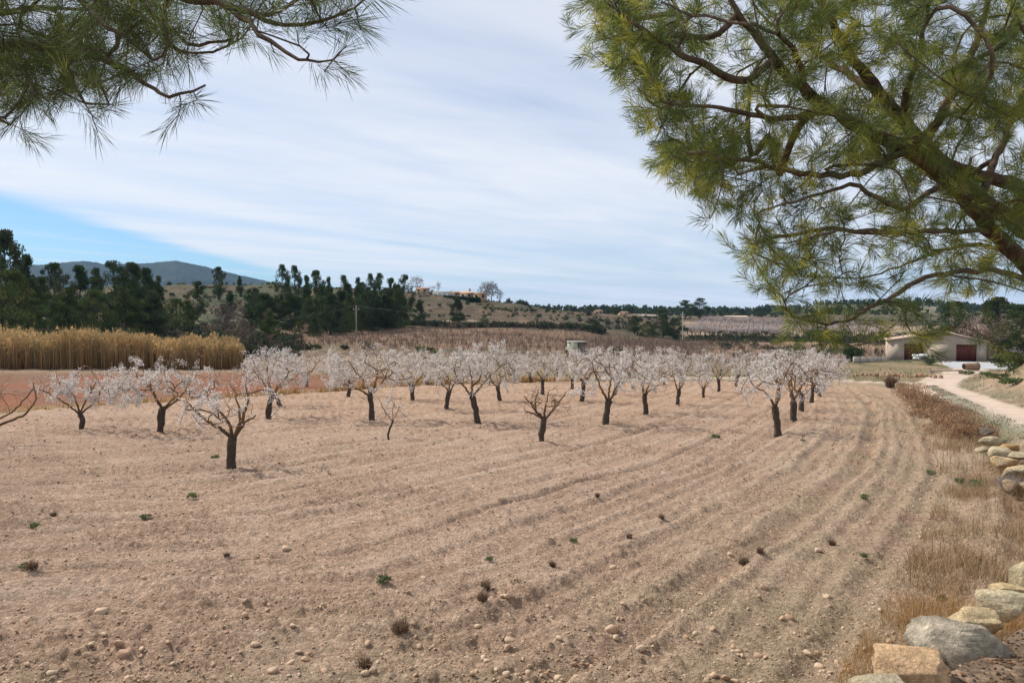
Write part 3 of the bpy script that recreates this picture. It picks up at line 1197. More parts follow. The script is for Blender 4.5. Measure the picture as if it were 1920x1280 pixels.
    for c_ in ch:
        if sk.par[c_[0]] < 0 and sk.rad[c_[0]] > .08:
            c_ = [i for i in c_ if i not in set(tp[:-1])]
            if len(c_) < 2:
                continue
        P = sk.P[c_]
        Rr = sk.rad[c_].copy()
        if sk.rad[c_[0]] > Rr[1] * 1.3:
            Rr[0] = Rr[1] * 1.15
        g = sk.grp[c_[-1]]
        if Rr.max() > .02 and g > 0:
            parts['limb'][g - 1].tube(P, Rr, 7, colf(P, Rr))
        else:
            parts['twigs'].tube(P, Rr, 3, colf(P, Rr), cap=False)
    # blossoms sit on the young wood
    n = sk.n
    ok = np.nonzero((sk.cnt <= 6) & (sk.par[:n] >= 0) & (sk.r[:n] == 0) & (sk.P[:n, 2] < h * flower_top))[0]
    if blossoms and len(ok):
        wgt = sk.cnt[ok] ** -.5 * np.clip(.35 + fbm(sk.P[ok, 0] * 1.5 + seed, sk.P[ok, 2] * 1.5 + sk.P[ok, 1], seed + 5, 2) * 1.6, .05, 1.5)
        pick = rs.choice(ok, blossoms, p=wgt / wgt.sum())
        t = rs.rand(blossoms, 1)
        pos = sk.P[pick] * t + sk.P[sk.par[pick]] * (1 - t) + (rs.rand(blossoms, 3) - .5) * .17
        s = rs.uniform(.016, .030, blossoms) * (1 + .5 * (rs.rand(blossoms) < .12))
        pk = rs.rand(blossoms, 1) ** 2 * pinkness * .6
        base = np.array((.95, .91, .87)) if bcol is None else np.array(bcol)
        col = base * (1 - pk) + np.array((.60, .42, .40)) * pk
        scatter(parts['blossom'], *TET, pos, s, rot_rand(blossoms, rs), col * rs.uniform(.85, 1.05, (blossoms, 1)), .3, rs)
    return parts


def tree_from(parts, name, label, loc, rotz, scale, group, cat='tree'):
    t = thing(name, label, cat, loc, rotz, group, scale)
    parts['trunk'].build('trunk', M_bark, t, smooth=True)
    for l in parts['limb']:
        if l.n:
            l.build('limb', M_bark, t, smooth=True)
    if parts['twigs'].n:
        tag(parts['twigs'].build('twigs', M_twig, t), kind='stuff')
    if parts['blossom'].n:
        tag(parts['blossom'].build('blossom', M_blossom, t), kind='stuff')
    return t


GROUP_A = 'almond trees in the ploughed field'


def px2m(px, d):
    return px * d / FPX


def place_almond(px, base, top, parts=None, label='', h=3.0, proto=None, rot=0, name='almond_tree', group=GROUP_A, wscale=1.0):
    p = G(px, base)
    d = p[1]
    hh = (base - top) * d / FPX * 1.0
    s = hh / h
    if proto is not None:
        return copy_thing(proto, label, (p[0], p[1], p[2] - .03), rot, (s * wscale, s * wscale, s), group)
    return tree_from(parts, name, label, (p[0], p[1], p[2] - .03), rot, (s * wscale, s * wscale, s), group)


def limb_px(base, pts, d, rs, ydepth=.5):
    """picture offsets of a limb (against the tree's foot) turned into local metres, spread in depth"""
    y = rs.uniform(-ydepth, ydepth)
    out = []
    for i, (dx, dy) in enumerate(pts):
        f = (i + 1) / len(pts)
        out.append(((dx - base[0]) * d / FPX, y * f, (base[1] - dy) * d / FPX))
    return out


# --- nearer trees laid out one by one: (foot, top, trunk points, limbs, kwargs, label)
NEAR = [
    dict(foot=(432, 880), top=700, trunk=[(434, 850), (437, 818)],
         limbs=[[(425, 808), (405, 796), (375, 775), (355, 752)], [(438, 802), (425, 780), (412, 765), (395, 745)],
                [(452, 800), (468, 785), (480, 776)], [(458, 790), (462, 770), (474, 740), (470, 725)], [(450, 795), (455, 770), (447, 745)]],
         kw=dict(ntips=120, blossoms=700, width=2.6, gaps=.4, crown_lo=.45, trunk_r=.125),
         label='nearest almond tree, with a thick dark trunk, orange bare limbs and few flowers', yd=.35),
    dict(foot=(301, 814), top=668, trunk=[(301, 790), (305, 765)],
         limbs=[[(292, 752), (280, 735), (262, 715)], [(312, 762), (330, 750), (350, 735)], [(303, 748), (298, 725), (300, 700)], [(318, 757), (336, 738), (342, 712)]],
         kw=dict(ntips=230, blossoms=3300, width=3.6, gaps=.1), label='white flowering almond tree just left of the nearest one, before the reeds', yd=.9),
    dict(foot=(149, 808), top=690, trunk=[(158, 788), (150, 772)],
         limbs=[[(140, 760), (120, 740), (95, 725)], [(150, 760), (148, 738), (140, 720)], [(162, 765), (176, 745), (184, 722)], [(155, 755), (165, 735), (172, 715)]],
         kw=dict(ntips=170, blossoms=2400, width=3.5, gaps=.15, trunk_r=.10), label='small spreading almond tree with a crooked trunk, alone at the far left', yd=.7),
    dict(foot=(503, 787), top=648, trunk=[(504, 765), (510, 742)],
         limbs=[[(500, 728), (485, 705), (478, 690)], [(515, 730), (528, 712), (540, 695)], [(510, 725), (508, 700), (515, 680)]],
         kw=dict(ntips=230, blossoms=3000, width=3.3, gaps=.1), label='almond tree behind the nearest one, with a stout straight black trunk and dense white flowers', yd=.9),
    dict(foot=(528, 764), top=660, trunk=[(522, 750), (514, 738)],
         limbs=[[(512, 725), (500, 705)], [(520, 728), (545, 712), (565, 695)], [(518, 722), (530, 700), (540, 682)]],
         kw=dict(ntips=210, blossoms=2600, width=3.9, gaps=.1, trunk_r=.11), label='almond tree whose short trunk leans left, directly behind the stout straight one', yd=.9),
    dict(foot=(697, 793), top=640, trunk=[(697, 765), (694, 738)],
         limbs=[[(680, 730), (655, 718), (640, 712)], [(690, 722), (668, 700), (655, 680)], [(700, 725), (705, 695), (700, 670)], [(705, 732), (722, 710), (732, 690)]],
         kw=dict(ntips=260, blossoms=3900, width=3.6, gaps=.05, trunk_r=.12), label='large densely white almond tree with a straight thick trunk, left of centre', yd=.9),
    dict(foot=(837, 770), top=648, trunk=[(838, 750), (843, 732)],
         limbs=[[(830, 720), (812, 708)], [(842, 718), (835, 695), (828, 680)], [(850, 722), (862, 705), (868, 690)]],
         kw=dict(ntips=220, blossoms=3100, width=3.4, gaps=.1, trunk_r=.125), label='white almond tree with a short straight trunk just left of the slanting orange-limbed one', yd=.8),
    dict(foot=(896, 796), top=638, trunk=[(893, 770), (885, 742)],
         limbs=[[(876, 728), (862, 712), (852, 690)], [(886, 725), (885, 705), (880, 680)], [(898, 728), (912, 710), (930, 695)], [(884, 722), (900, 710), (905, 690)]],
         kw=dict(ntips=250, blossoms=3600, width=3.7, gaps=.05, trunk_r=.135), label='tall almond tree at the centre whose trunk slants left up to bright orange forked limbs', yd=.8),
    dict(foot=(1017, 834), top=728, trunk=[(1014, 812), (1021, 790), (1020, 782)],
         limbs=[[(1012, 774), (1003, 768), (990, 750), (982, 740)], [(1005, 772), (1003, 750), (1008, 735)], [(1030, 778), (1038, 762), (1052, 752), (1060, 735)],
                [(1022, 770), (1024, 755), (1026, 742)], [(1010, 776), (998, 772), (985, 768)]],
         kw=dict(ntips=150, blossoms=0, width=1.9, gaps=.2, crown_lo=.45, trunk_r=.10), label='small bare almond tree without flowers, knobbly dark trunk, in front of the row', yd=.35),
    dict(foot=(1136, 801), top=646, trunk=[(1137, 775), (1142, 750)],
         limbs=[[(1131, 735), (1120, 712), (1112, 690)], [(1140, 732), (1143, 705), (1138, 680)], [(1150, 735), (1160, 710), (1170, 690)]],
         kw=dict(ntips=250, blossoms=3400, width=3.6, gaps=.05, trunk_r=.135), label='almond tree right of the small bare one, its thick trunk forking into a V', yd=.8),
    dict(foot=(1212, 779), top=648, trunk=[(1210, 758), (1208, 742)],
         limbs=[[(1204, 730), (1200, 712)], [(1214, 735), (1228, 727), (1244, 718), (1250, 705)], [(1212, 728), (1222, 705), (1228, 685)], [(1206, 728), (1196, 700), (1188, 685)]],
         kw=dict(ntips=240, blossoms=3200, width=3.6, gaps=.08, trunk_r=.12), label='almond tree right of centre with one long orange limb curving up to the right', yd=.8),
    dict(foot=(1271, 761), top=650, trunk=[(1271, 745), (1273, 731)],
         limbs=[[(1264, 720), (1258, 702)], [(1272, 718), (1270, 695)], [(1280, 722), (1288, 705), (1292, 690)]],
         kw=dict(ntips=230, blossoms=2500, width=3.4, gaps=.1, trunk_r=.115), label='almond tree with pinkish tops, last tall one before the gap right of centre', yd=.8),
    dict(foot=(1458, 816), top=655, trunk=[(1457, 785), (1453, 762)],
         limbs=[[(1446, 748), (1441, 735), (1425, 728), (1415, 720)], [(1459, 748), (1460, 720), (1452, 700)], [(1460, 722), (1472, 705), (1482, 690)], [(1458, 735), (1448, 712), (1438, 695)]],
         kw=dict(ntips=230, blossoms=1900, width=3.2, gaps=.15, trunk_r=.125), label='tall thin-trunked almond tree, the foremost of the right hand row, forked like a Y', yd=.7),
    dict(foot=(1488, 789), top=650, trunk=[(1488, 770), (1487, 752)],
         limbs=[[(1484, 738), (1484, 715), (1478, 695)], [(1494, 740), (1506, 722), (1516, 712), (1535, 702)], [(1489, 738), (1490, 715), (1496, 690)]],
         kw=dict(ntips=250, blossoms=2100, width=3.7, gaps=.12, trunk_r=.15, pinkness=.5), label='almond tree second in the right hand row, squat trunk, long limb reaching right', yd=.7),
]
for i, t in enumerate(NEAR):
    p = G(*t['foot'])
    d = p[1]
    rs = np.random.RandomState(900 + i)
    hh = (t['foot'][1] - t['top']) * d / FPX
    tr = [(0, 0, -.15)] + [((x - t['foot'][0]) * d / FPX, 0, (t['foot'][1] - y) * d / FPX) for x, y in t['trunk']]
    lm = [limb_px(t['foot'], l, d, rs, t['yd']) for l in t['limbs']]
    kw = dict(t['kw'])
    parts = almond(1000 + i, h=hh, trunk_h=tr[-1][2], trunk_pts=tr, limbs=lm, **kw)
    tree_from(parts, 'almond_tree', t['label'], (p[0], p[1], p[2] - .02), 0, None, GROUP_A)

# --- farther trees share a few grown forms
PROTO_K = []
for k in range(5):
    PROTO_K.append(almond(300 + k * 13, h=3.0, width=[3.6, 3.3, 3.9, 3.2, 3.6][k], trunk_h=[.95, 1.1, .8, 1.0, .9][k],
                          lean=[(.12, 0), (-.1, .1), (0, 0), (.2, 0), (-.2, 0)][k], ntips=[210, 200, 220, 190, 210][k],
                          blossoms=[2500, 2100, 1700, 1200, 2400][k], pinkness=[.3, .35, .5, .8, .3][k], gaps=.1))
FARTREES = [
    (653, 746, 655, 0, 'almond tree half hidden behind the large dense white one, its dark foot showing at left'),
    (773, 753, 652, 4, 'almond tree with a curved thin trunk between the large dense one and the centre trees'),
    (937, 754, 655, 0, 'almond tree with a slim kinked trunk just right of the slanting centre tree'),
    (1017, 741, 655, 1, 'slim almond tree straight behind the small bare one'),
    (996, 719, 655, 4, 'little almond tree far back, left of the slim one behind the bare tree'),
    (1073, 731, 652, 2, 'almond tree with a short forked trunk left of the thick straight pale-flowered one'),
    (1090, 756, 648, 1, 'almond tree with a clean straight trunk between the bare tree and the V-forked one'),
    (1153, 742, 655, 0, 'almond tree glimpsed behind the V-forked one, just right of its trunk'),
    (1245, 724, 658, 2, 'distant almond tree behind the one with the long curving orange limb'),
    (1278, 719, 660, 2, 'distant almond tree half hidden behind the pinkish-topped tree'),
    (1348, 736, 660, 3, 'almond tree with a leaning trunk and a low shrub at its foot, nearly flowerless'),
    (1379, 726, 655, 3, 'almond tree with a wide V of brown limbs, few flowers, standing at the far end'),
    (1402, 714, 660, 3, 'brownish almond tree far back between the wide-V tree and the right hand row'),
    (1503, 771, 652, 2, 'almond tree third in the right hand row, trunk seen just right of the squat one'),
    (1521, 755, 655, 3, 'almond tree fourth in the right hand row with a bare slanting trunk'),
    (1536, 745, 658, 2, 'almond tree fifth in the right hand row, at its right edge'),
    (1533, 739, 662, 3, 'last almond tree at the far end of the right hand row'),
    (1181, 712, 660, 0, 'far almond tree in the back row left of the wide orange limb'),
    (1118, 711, 660, 2, 'far almond tree in the back row behind the V-forked tree'),
    (1047, 708, 662, 1, 'far almond tree in the back row right of the bare tree'),
    (962, 709, 662, 4, 'far almond tree in the back row left of the bare tree'),
    (912, 712, 662, 0, 'far almond tree in the back row behind the slanting centre tree'),
    (866, 714, 660, 1, 'far almond tree in the back row between the two centre trees'),
    (1312, 710, 663, 3, 'far pinkish almond tree in the back row above the little stump tree'),
    (1432, 709, 663, 3, 'far brownish almond tree in the back row left of the Y-forked tree'),
    (1220, 706, 662, 2, 'pinkish almond tree at the very back behind the curving orange limb'),
    (1350, 704, 662, 3, 'brownish almond tree at the very back, behind the leaning one'),
    (575, 726, 655, 4, 'almond tree at the back edge, right of the pair behind the nearest tree'),
    (800, 722, 658, 0, 'almond tree at the back edge of the field, left of the centre pair'),
    (1470, 706, 664, 3, 'brownish almond tree at the very back behind the Y-forked tree'),
]
proto_obj = {}
for i, (px, base, top, k, lab) in enumerate(FARTREES):
    if k not in proto_obj:
        proto_obj[k] = place_almond(px, base, top, parts=PROTO_K[k], label=lab, rot=i * 1.7)
    else:
        place_almond(px, base, top, proto=proto_obj[k], label=lab, rot=i * 1.7, wscale=[1, 1.08, .95][i % 3])
# the odd ones
rs = np.random.RandomState(5)
p = G(727, 824)
d = p[1]
parts = almond(77, h=80 * d / FPX, width=1.2, trunk_h=.62, trunk_pts=[(0, 0, -.1), (.05, 0, .35), (.16, 0, .62)], trunk_r=.032, ntips=26, blossoms=110,
               limbs=[[(0.0, .05, .82), (-.12, .1, .95)], [(.3, 0, .8), (.42, -.1, 1.1)], [(.16, 0, .9), (.2, .1, 1.2)]], gaps=.1)
tree_from(parts, 'almond_sapling', 'thin almond sapling with a few white flowers in front of the large dense tree', p, 0, None, GROUP_A)
p = G(1319, 747)
parts = almond(78, h=1.55, width=1.3, trunk_h=.55, trunk_r=.10, ntips=40, blossoms=500, gaps=.1)
tree_from(parts, 'almond_tree', 'little stumpy almond tree with a tuft of flowers in the gap right of centre', p, 0, None, GROUP_A)
p = G(-30, 838)
parts = almond(79, h=2.6, width=3.4, trunk_h=.5, trunk_r=.11, ntips=60, blossoms=0, gaps=.2,
               limbs=[[(.35, 0, .8), (.9, 0, 1.05), (1.45, .1, 1.75)], [(1.0, .3, .9), (1.35, .4, 1.3), (1.2, .5, 1.9)], [(-.6, 0, 1.2), (-1.0, 0, 1.9)]])
tree_from(parts, 'almond_tree', 'bare almond tree cut by the left edge of the picture, only its limbs in view', p, 0, None, GROUP_A)

# ------------------------------------------------------------------ pines and other far trees
M_pinecrown = mat('far_pine_needles', 0.85, 0.8, 0.25, 0, transl=0.25, spec=0.1)
M_pinebark = mat('far_pine_bark', 0.95, 4, 0.3, 0)
TUFT = (np.array([(-.5, 0, 0), (.5, 0, 0), (0, .1, 1.0), (0, -.5, .1), (0, .5, .1), (.1, 0, .9)]), np.array([(0, 1, 2), (3, 4, 5)]))


def pine(seed, form='cone', ntuft=1500, tone=(.055, .078, .032), hw=.34, bare=.12, tuft=.022):
    """unit-height pine: trunk and crown accumulators"""
    rs = np.random.RandomState(seed)
    tr = Acc()
    bend = rs.uniform(-.03, .03, 2)
    tz = np.linspace(-.03, .93, 8)
    TP = np.stack([bend[0] * np.sin(tz * 4), bend[1] * np.sin(tz * 3 + 1), tz], 1)
    tr.tube(TP, np.linspace(.024, .005, 8), 6, (.10, .075, .055))
    cr = Acc()
    ncl = 64 if form != 'multi' else 76
    cen = []
    for i in range(ncl):
        t = rs.rand()
        if form == 'cone':
            r = hw * (1 - t) ** .75 * (.8 + .4 * rs.rand())
            z = bare + (1 - bare) * t
        elif form == 'round':
            r = hw * math.sqrt(max(0, 1 - (2 * t - 1) ** 2)) * 1.05
            z = bare + (1 - bare) * t
        elif form == 'umbrella':
            t = rs.rand() ** .6
            r = hw * 1.15 * math.sqrt(max(0, 1 - t ** 2.6))
            z = bare + .2 + (.8 - bare) * t
        else:
            r = hw * (1 - t ** 2.2) ** .5
            z = bare + (1 - bare) * t
        a = rs.rand() * 2 * pi
        q = (rs.rand() ** .45)
        cen.append((r * q * cos(a), r * q * sin(a), min(z, .965)))
    cen = np.array(cen)
    for c_ in cen:
        zb = max(bare * .8, c_[2] - .10 - .3 * math.hypot(c_[0], c_[1]))
        x0 = np.array([np.interp(zb, tz, TP[:, 0]), np.interp(zb, tz, TP[:, 1]), zb])
        tr.tube([x0, (x0 + c_) / 2 + (0, 0, -.01), c_], [.006, .004, .002], 3, (.10, .075, .055), cap=False)
    per = ntuft // ncl
    for c_ in cen:
        sz = rs.uniform(.08, .14) * (1.15 - .45 * c_[2]) * (hw / .34) ** .5
        g = rs.randn(per, 3)
        g /= np.linalg.norm(g, axis=1)[:, None]
        g *= (rs.rand(per, 1) ** .45)
        pos = c_ + g * (sz, sz, sz * .72)
        pos[:, 2] = np.clip(pos[:, 2], .02, 1.0)
        tone_c = np.array(tone) * 1.15 * rs.uniform(.7, 1.45) * np.array([rs.uniform(.85, 1.25), 1, rs.uniform(.8, 1.1)])
        col = tone_c * rs.uniform(.7, 1.4, (per, 1))
        scatter(cr, *TUFT, pos, rs.uniform(tuft * .6, tuft * 1.25, per), rot_rand(per, rs, .9), col, .3, rs)
    return tr, cr


PINE_SPEC = {
    'cone': (11, dict(form='cone', hw=.27, bare=.03, ntuft=6200)),
    'cone2': (12, dict(form='cone', hw=.36, bare=.02, ntuft=6200, tone=(.062, .088, .03))),
    'round': (13, dict(form='round', hw=.36, bare=.12, ntuft=6200)),
    'round2': (14, dict(form='round', hw=.42, bare=.05, ntuft=6200, tone=(.045, .068, .03))),
    'umbrella': (15, dict(form='multi', hw=.34, bare=.16, ntuft=5000)),
    'multi': (16, dict(form='multi', hw=.38, bare=.06, ntuft=7000)),
    'tall': (17, dict(form='multi', hw=.24, bare=.05, ntuft=6200, tone=(.046, .07, .03))),
    'light': (18, dict(form='multi', hw=.40, bare=.02, ntuft=6200, tone=(.075, .10, .035))),
}
PINE_OBJ = {}


def place_pine(px, top, d, kind, label, wpx=None, group=None, name='pine_tree', cat='tree', zoff=0):
    p = AT(px, d)
    h = PT(px, top, d)[2] - p[2]
    w = 1.0
    seed, kw = PINE_SPEC[kind]
    if wpx is not None:
        w = (wpx * d / FPX) / (2 * kw['hw'] * h * 1.05)
    sc = (h * w, h * w, h)
    rz = (px * 1.37) % 6.28
    if kind not in PINE_OBJ:
        tr, cr = pine(seed, **kw)
        t = thing(name, label, cat, p, rz, group, sc)
        tr.build('trunk', M_pinebark, t, smooth=True)
        tag(cr.build('crown', M_pinecrown, t), kind='stuff')
        PINE_OBJ[kind] = t
        return t
    t = copy_thing(PINE_OBJ[kind], label, p, rz, sc, group, cat)
    if group is None and 'group' in t:
        del t['group']
    t.name = name
    return t


WOOD = 'dark pines of the wood on the left hillside'
PINES = [
    (12, 434, 112, 'multi', 85, 'tallest dark pine at the left edge, its crown rising above the mountain'),
    (-60, 430, 112, 'round', 110, 'dark pine beyond the left edge beside the tallest one'),
    (48, 478, 122, 'tall', 50, 'narrow pine leaning on the tallest one at the left edge'),
    (20, 508, 105, 'light', 100, 'lighter green bushy pine below the tallest one at the left edge'),
    (104, 494, 150, 'round', 55, 'dark pine with a rounded top, first right of the left edge giant'),
    (78, 520, 135, 'cone2', 70, 'mid green pine between the left edge giant and the next rounded one'),
    (152, 498, 155, 'tall', 44, 'slim dark pine second right of the left edge giant'),
    (182, 503, 160, 'cone', 50, 'pointed dark pine left of the broad pair on the skyline'),
    (215, 490, 138, 'round2', 75, 'broad dark pine, left one of the pair that overlaps the mountain'),
    (248, 493, 142, 'multi', 62, 'broad dark pine, right one of the pair that overlaps the mountain'),
    (276, 503, 150, 'tall', 42, 'tall dark pine just right of the broad pair'),
    (298, 518, 158, 'cone', 36, 'small pointed pine at the right end of the left wood, below the mountain'),
    (130, 540, 122, 'cone2', 80, 'mid green pine in the front of the wood behind the reeds, left part'),
    (175, 545, 125, 'light', 80, 'lighter pine in the front of the wood behind the reeds, centre left'),
    (232, 540, 128, 'cone2', 85, 'mid green pine in the front of the wood below the broad pair'),
    (285, 545, 130, 'cone', 70, 'dark pine in the front of the wood at its right end'),
    (62, 560, 116, 'light', 80, 'lighter low pine behind the reeds near the left edge'),
    (330, 560, 140, 'light', 60, 'lighter green pine standing low in the gap behind the reeds'),
    (318, 528, 300, 'cone', 14, 'tiny pine on the bare skyline below the mountain peak'),
    (371, 528, 175, 'round', 40, 'dark rounded pine right of the bare slope'),
    (352, 565, 150, 'cone2', 55, 'small mid green pine behind the middle of the reeds'),
    (411, 501, 240, 'round', 30, 'round topped pine standing alone on the skyline before the mountain'),
    (450, 517, 255, 'cone', 18, 'small pointed pine alone on the skyline right of the round one'),
    (432, 545, 200, 'cone', 30, 'small dark pine under the two lone skyline ones'),
    (475, 540, 185, 'round2', 50, 'dark pine left of the high wood, under the skyline'),
    (500, 550, 175, 'tall', 48, 'slim dark pine at the left foot of the high wood'),
    (468, 575, 150, 'cone', 40, 'small pointed pine before the purple bare tree'),
    (530, 497, 205, 'umbrella', 34, 'leftmost high crowned pine of the skyline wood'),
    (553, 499, 212, 'umbrella', 34, 'second high crowned pine of the skyline wood with sky through its crown'),
    (575, 517, 200, 'cone', 30, 'pointed pine in the dip of the skyline wood'),
    (594, 508, 205, 'round', 40, 'round dark pine left of centre of the skyline wood'),
    (617, 520, 200, 'cone', 28, 'pointed pine between the round ones of the skyline wood'),
    (645, 517, 212, 'umbrella', 34, 'spreading pine in the middle of the skyline wood'),
    (672, 521, 208, 'cone', 30, 'pointed pine right of the middle of the skyline wood'),
    (695, 514, 218, 'umbrella', 28, 'high crowned pine left one of the twin tufts'),
    (712, 513, 222, 'umbrella', 30, 'high crowned pine right one of the twin tufts'),
    (733, 522, 215, 'round', 32, 'lower dark pine next to the big round end pine'),
    (758, 516, 206, 'round2', 40, 'big dark round pine ending the skyline wood at the right'),
    (545, 548, 172, 'tall', 50, 'dark pine in the lower rank of the skyline wood, at its left'),
    (580, 556, 168, 'cone2', 52, 'pine in the lower rank of the skyline wood, behind the orange bank'),
    (620, 550, 176, 'tall', 50, 'dark pine in the lower rank of the skyline wood, left of the pole'),
    (655, 552, 182, 'cone2', 46, 'pine in the lower rank just behind the wooden pole'),
    (690, 548, 190, 'round2', 52, 'dark pine in the lower rank right of the pole'),
    (722, 548, 196, 'tall', 44, 'dark pine in the lower rank next to the end of the wood'),
    (505, 585, 140, 'cone2', 46, 'small green pine low down left of the orange bank'),
    (420, 570, 160, 'cone2', 50, 'mid green pine behind the right part of the reeds'),
    (590, 585, 158, 'cone', 30, 'small young pine at the foot of the skyline wood, left of the pole'),
    (787, 562, 225, 'tall', 22, 'slim dark pine on the slope right of the wood'),
    (857, 557, 228, 'tall', 27, 'tall dark columnar pine standing alone on the slope under the farmhouse'),
    (908, 594, 232, 'light', 20, 'small lighter bush pine low on the slope right of the columnar one'),
    (876, 562, 290, 'cone', 9, 'tiny dark pine up the slope under the farmhouse roof'),
    (1109, 597, 212, 'round2', 34, 'dark pine by itself at the foot of the bare hill, left of the thicket'),
    (1190, 592, 225, 'round', 34, 'dark pine at the left end of the thicket beside the power pole'),
    (1215, 602, 222, 'light', 36, 'lower lighter pine in the thicket beside the power pole'),
    (1243, 580, 228, 'multi', 52, 'big dark pine in the middle of the thicket beside the power pole'),
    (1266, 596, 222, 'round2', 50, 'dark pine at the right end of the thicket, behind the power pole'),
    (1285, 563, 385, 'round', 34, 'dark round pine, left one of the big pair on the right horizon'),
    (1312, 559, 390, 'round2', 40, 'dark round pine, right one of the big pair on the right horizon'),
    (1153, 571, 395, 'round2', 24, 'single dark domed tree on the horizon at the right end of the bare hill'),
    (1101, 575, 380, 'light', 14, 'small pale green round tree on the horizon'),
    (1540, 612, 205, 'round2', 44, 'dark bushy tree just behind the almond row under the hanging pine sprig'),
    (1790, 566, 150, 'round2', 80, 'dark pine rising behind the shed roof'),
    (1872, 558, 140, 'multi', 90, 'large dark pine right of the shed'),
    (1922, 572, 132, 'round', 90, 'dark pine cut by the right edge behind the yard'),
    (1990, 560, 138, 'round2', 100, 'dark pine beyond the right edge behind the yard'),
    (1340, 578, 520, 'light', 16, 'small tree on the far right hillside right of the big pair'),
    (1372, 583, 480, 'round', 16, 'small dark tree above the blossoming far orchard'),
    (1424, 582, 470, 'round2', 26, 'dark tree right of the long pale farm building'),
]
for px, top, d, kind, w, lab in PINES:
    place_pine(px, top, d, kind, lab, w, WOOD if px < 780 else 'scattered pines of the far slopes')

# filler pines of the wood: nothing tells them apart
rs = np.random.RandomState(21)
for i in range(34):
    left = i < 20
    px = rs.uniform(-250, 330) if left else rs.uniform(480, 765)
    d = rs.uniform(150, 195) if left else rs.uniform(190, 222)
    top = (rs.uniform(520, 560) if left else rs.uniform(528, 560))
    place_pine(px, top, d, ['cone', 'tall', 'cone2', 'round'][i % 4],
               'dark pine deep in the wood behind its taller front trees, %s' % ('left wood behind the reeds' if left else 'skyline wood by the pole'),
               rs.uniform(35, 60), 'inner pines of the %s wood' % ('left' if left else 'skyline'))

# ------------------------------------------------------------------ the two pines that hang into the picture
M_needle = mat('pine_needles', 0.55, 2.5, 0.15, 0, transl=0.5, spec=0.35)
M_nbark = mat('pine_bark', 0.95, 22, 0.4, 1.0, 45, spec=0.1, bdist=0.02)
PB_D = np.array((.105, .068, .048))
PB_L = np.array((.17, .125, .095))


def inpoly(P, x, y):
    c = np.zeros(len(x), bool)
    P = np.asarray(P, float)
    for (x0, y0), (x1, y1) in zip(P, np.roll(P, -1, 0)):
        c ^= ((y0 > y) != (y1 > y)) & (x < (x1 - x0) * (y - y0) / (y1 - y0 + 1e-12) + x0)
    return c


def targets_in(poly, n, dfun, rs, dens):
    P = np.asarray(poly, float)
    out = []
    while len(out) < n:
        x = rs.uniform(P[:, 0].min(), P[:, 0].max(), 4000)
        y = rs.uniform(P[:, 1].min(), P[:, 1].max(), 4000)
        k = inpoly(P, x, y) & (rs.rand(4000) < dens(x, y))
        for a, b in zip(x[k], y[k]):
            out.append(PT(a, b, dfun(a, b, rs)))
    return np.array(out[:n])


def needles(sk, tips, acc, rs, per=50, length=(.06, .09), width=.0015, tone=None, back=4, spread=(.35, 1.15)):
    """bunches of needles on the last stretch of every twig"""
    tips = np.asarray(tips)
    n = len(tips)
    d = sk.P[tips] - sk.P[sk.par[sk.par[tips]]]
    d /= np.linalg.norm(d, axis=1)[:, None] + 1e-9
    # most twigs turn a little towards the light
    d[:, 2] += .25
    d /= np.linalg.norm(d, axis=1)[:, None]
    m = n * per
    D = np.repeat(d, per, 0)
    along = rs.rand(m) ** 1.3 * .10
    O = np.repeat(sk.P[tips], per, 0) - D * along[:, None]
    rv = rs.randn(m, 3)
    rv -= (rv * D).sum(1)[:, None] * D
    rv /= np.linalg.norm(rv, axis=1)[:, None] + 1e-9
    th = rs.uniform(spread[0], spread[1], m) * (.75 + along * 3.0)
    ND = D * np.cos(th)[:, None] + rv * np.sin(th)[:, None]
    Ln = rs.uniform(length[0], length[1], m) * np.repeat(rs.uniform(.8, 1.1, n), per)
    side = np.cross(ND, rs.randn(m, 3))
    side /= np.linalg.norm(side, axis=1)[:, None] + 1e-9
    W = width * .5
    mid = O + ND * Ln[:, None] * .55
    mid[:, 2] -= Ln * .02
    tip = O + ND * Ln[:, None] + D * (Ln * .08)[:, None]
    tip[:, 2] -= Ln * .11
    V = np.stack([O, mid + side * W, mid - side * W, tip], 1)
    c = tone(n, rs)
    C = np.repeat(c, per, 0) * rs.uniform(.75, 1.25, (m, 1))
    C = np.repeat(C, 4, 0)
    b = np.arange(m)[:, None] * 4
    acc.V.append(V.reshape(-1, 3))
    acc.C.append(C)
    acc.T.append(b + np.array([[0, 1, 2]]) + acc.n)
    acc.T.append(b + np.array([[2, 1, 3]]) + acc.n)
    acc.n += m * 4


def tone_right(n, rs):
    k = rs.rand(n, 1)
    dark = np.array((.105, .145, .038))
    mid = np.array((.205, .23, .046))
    yel = np.array((.37, .36, .06))
    c = np.where(k < .5, dark, np.where(k < .84, mid, yel))
    return c * rs.uniform(.8, 1.25, (n, 1))


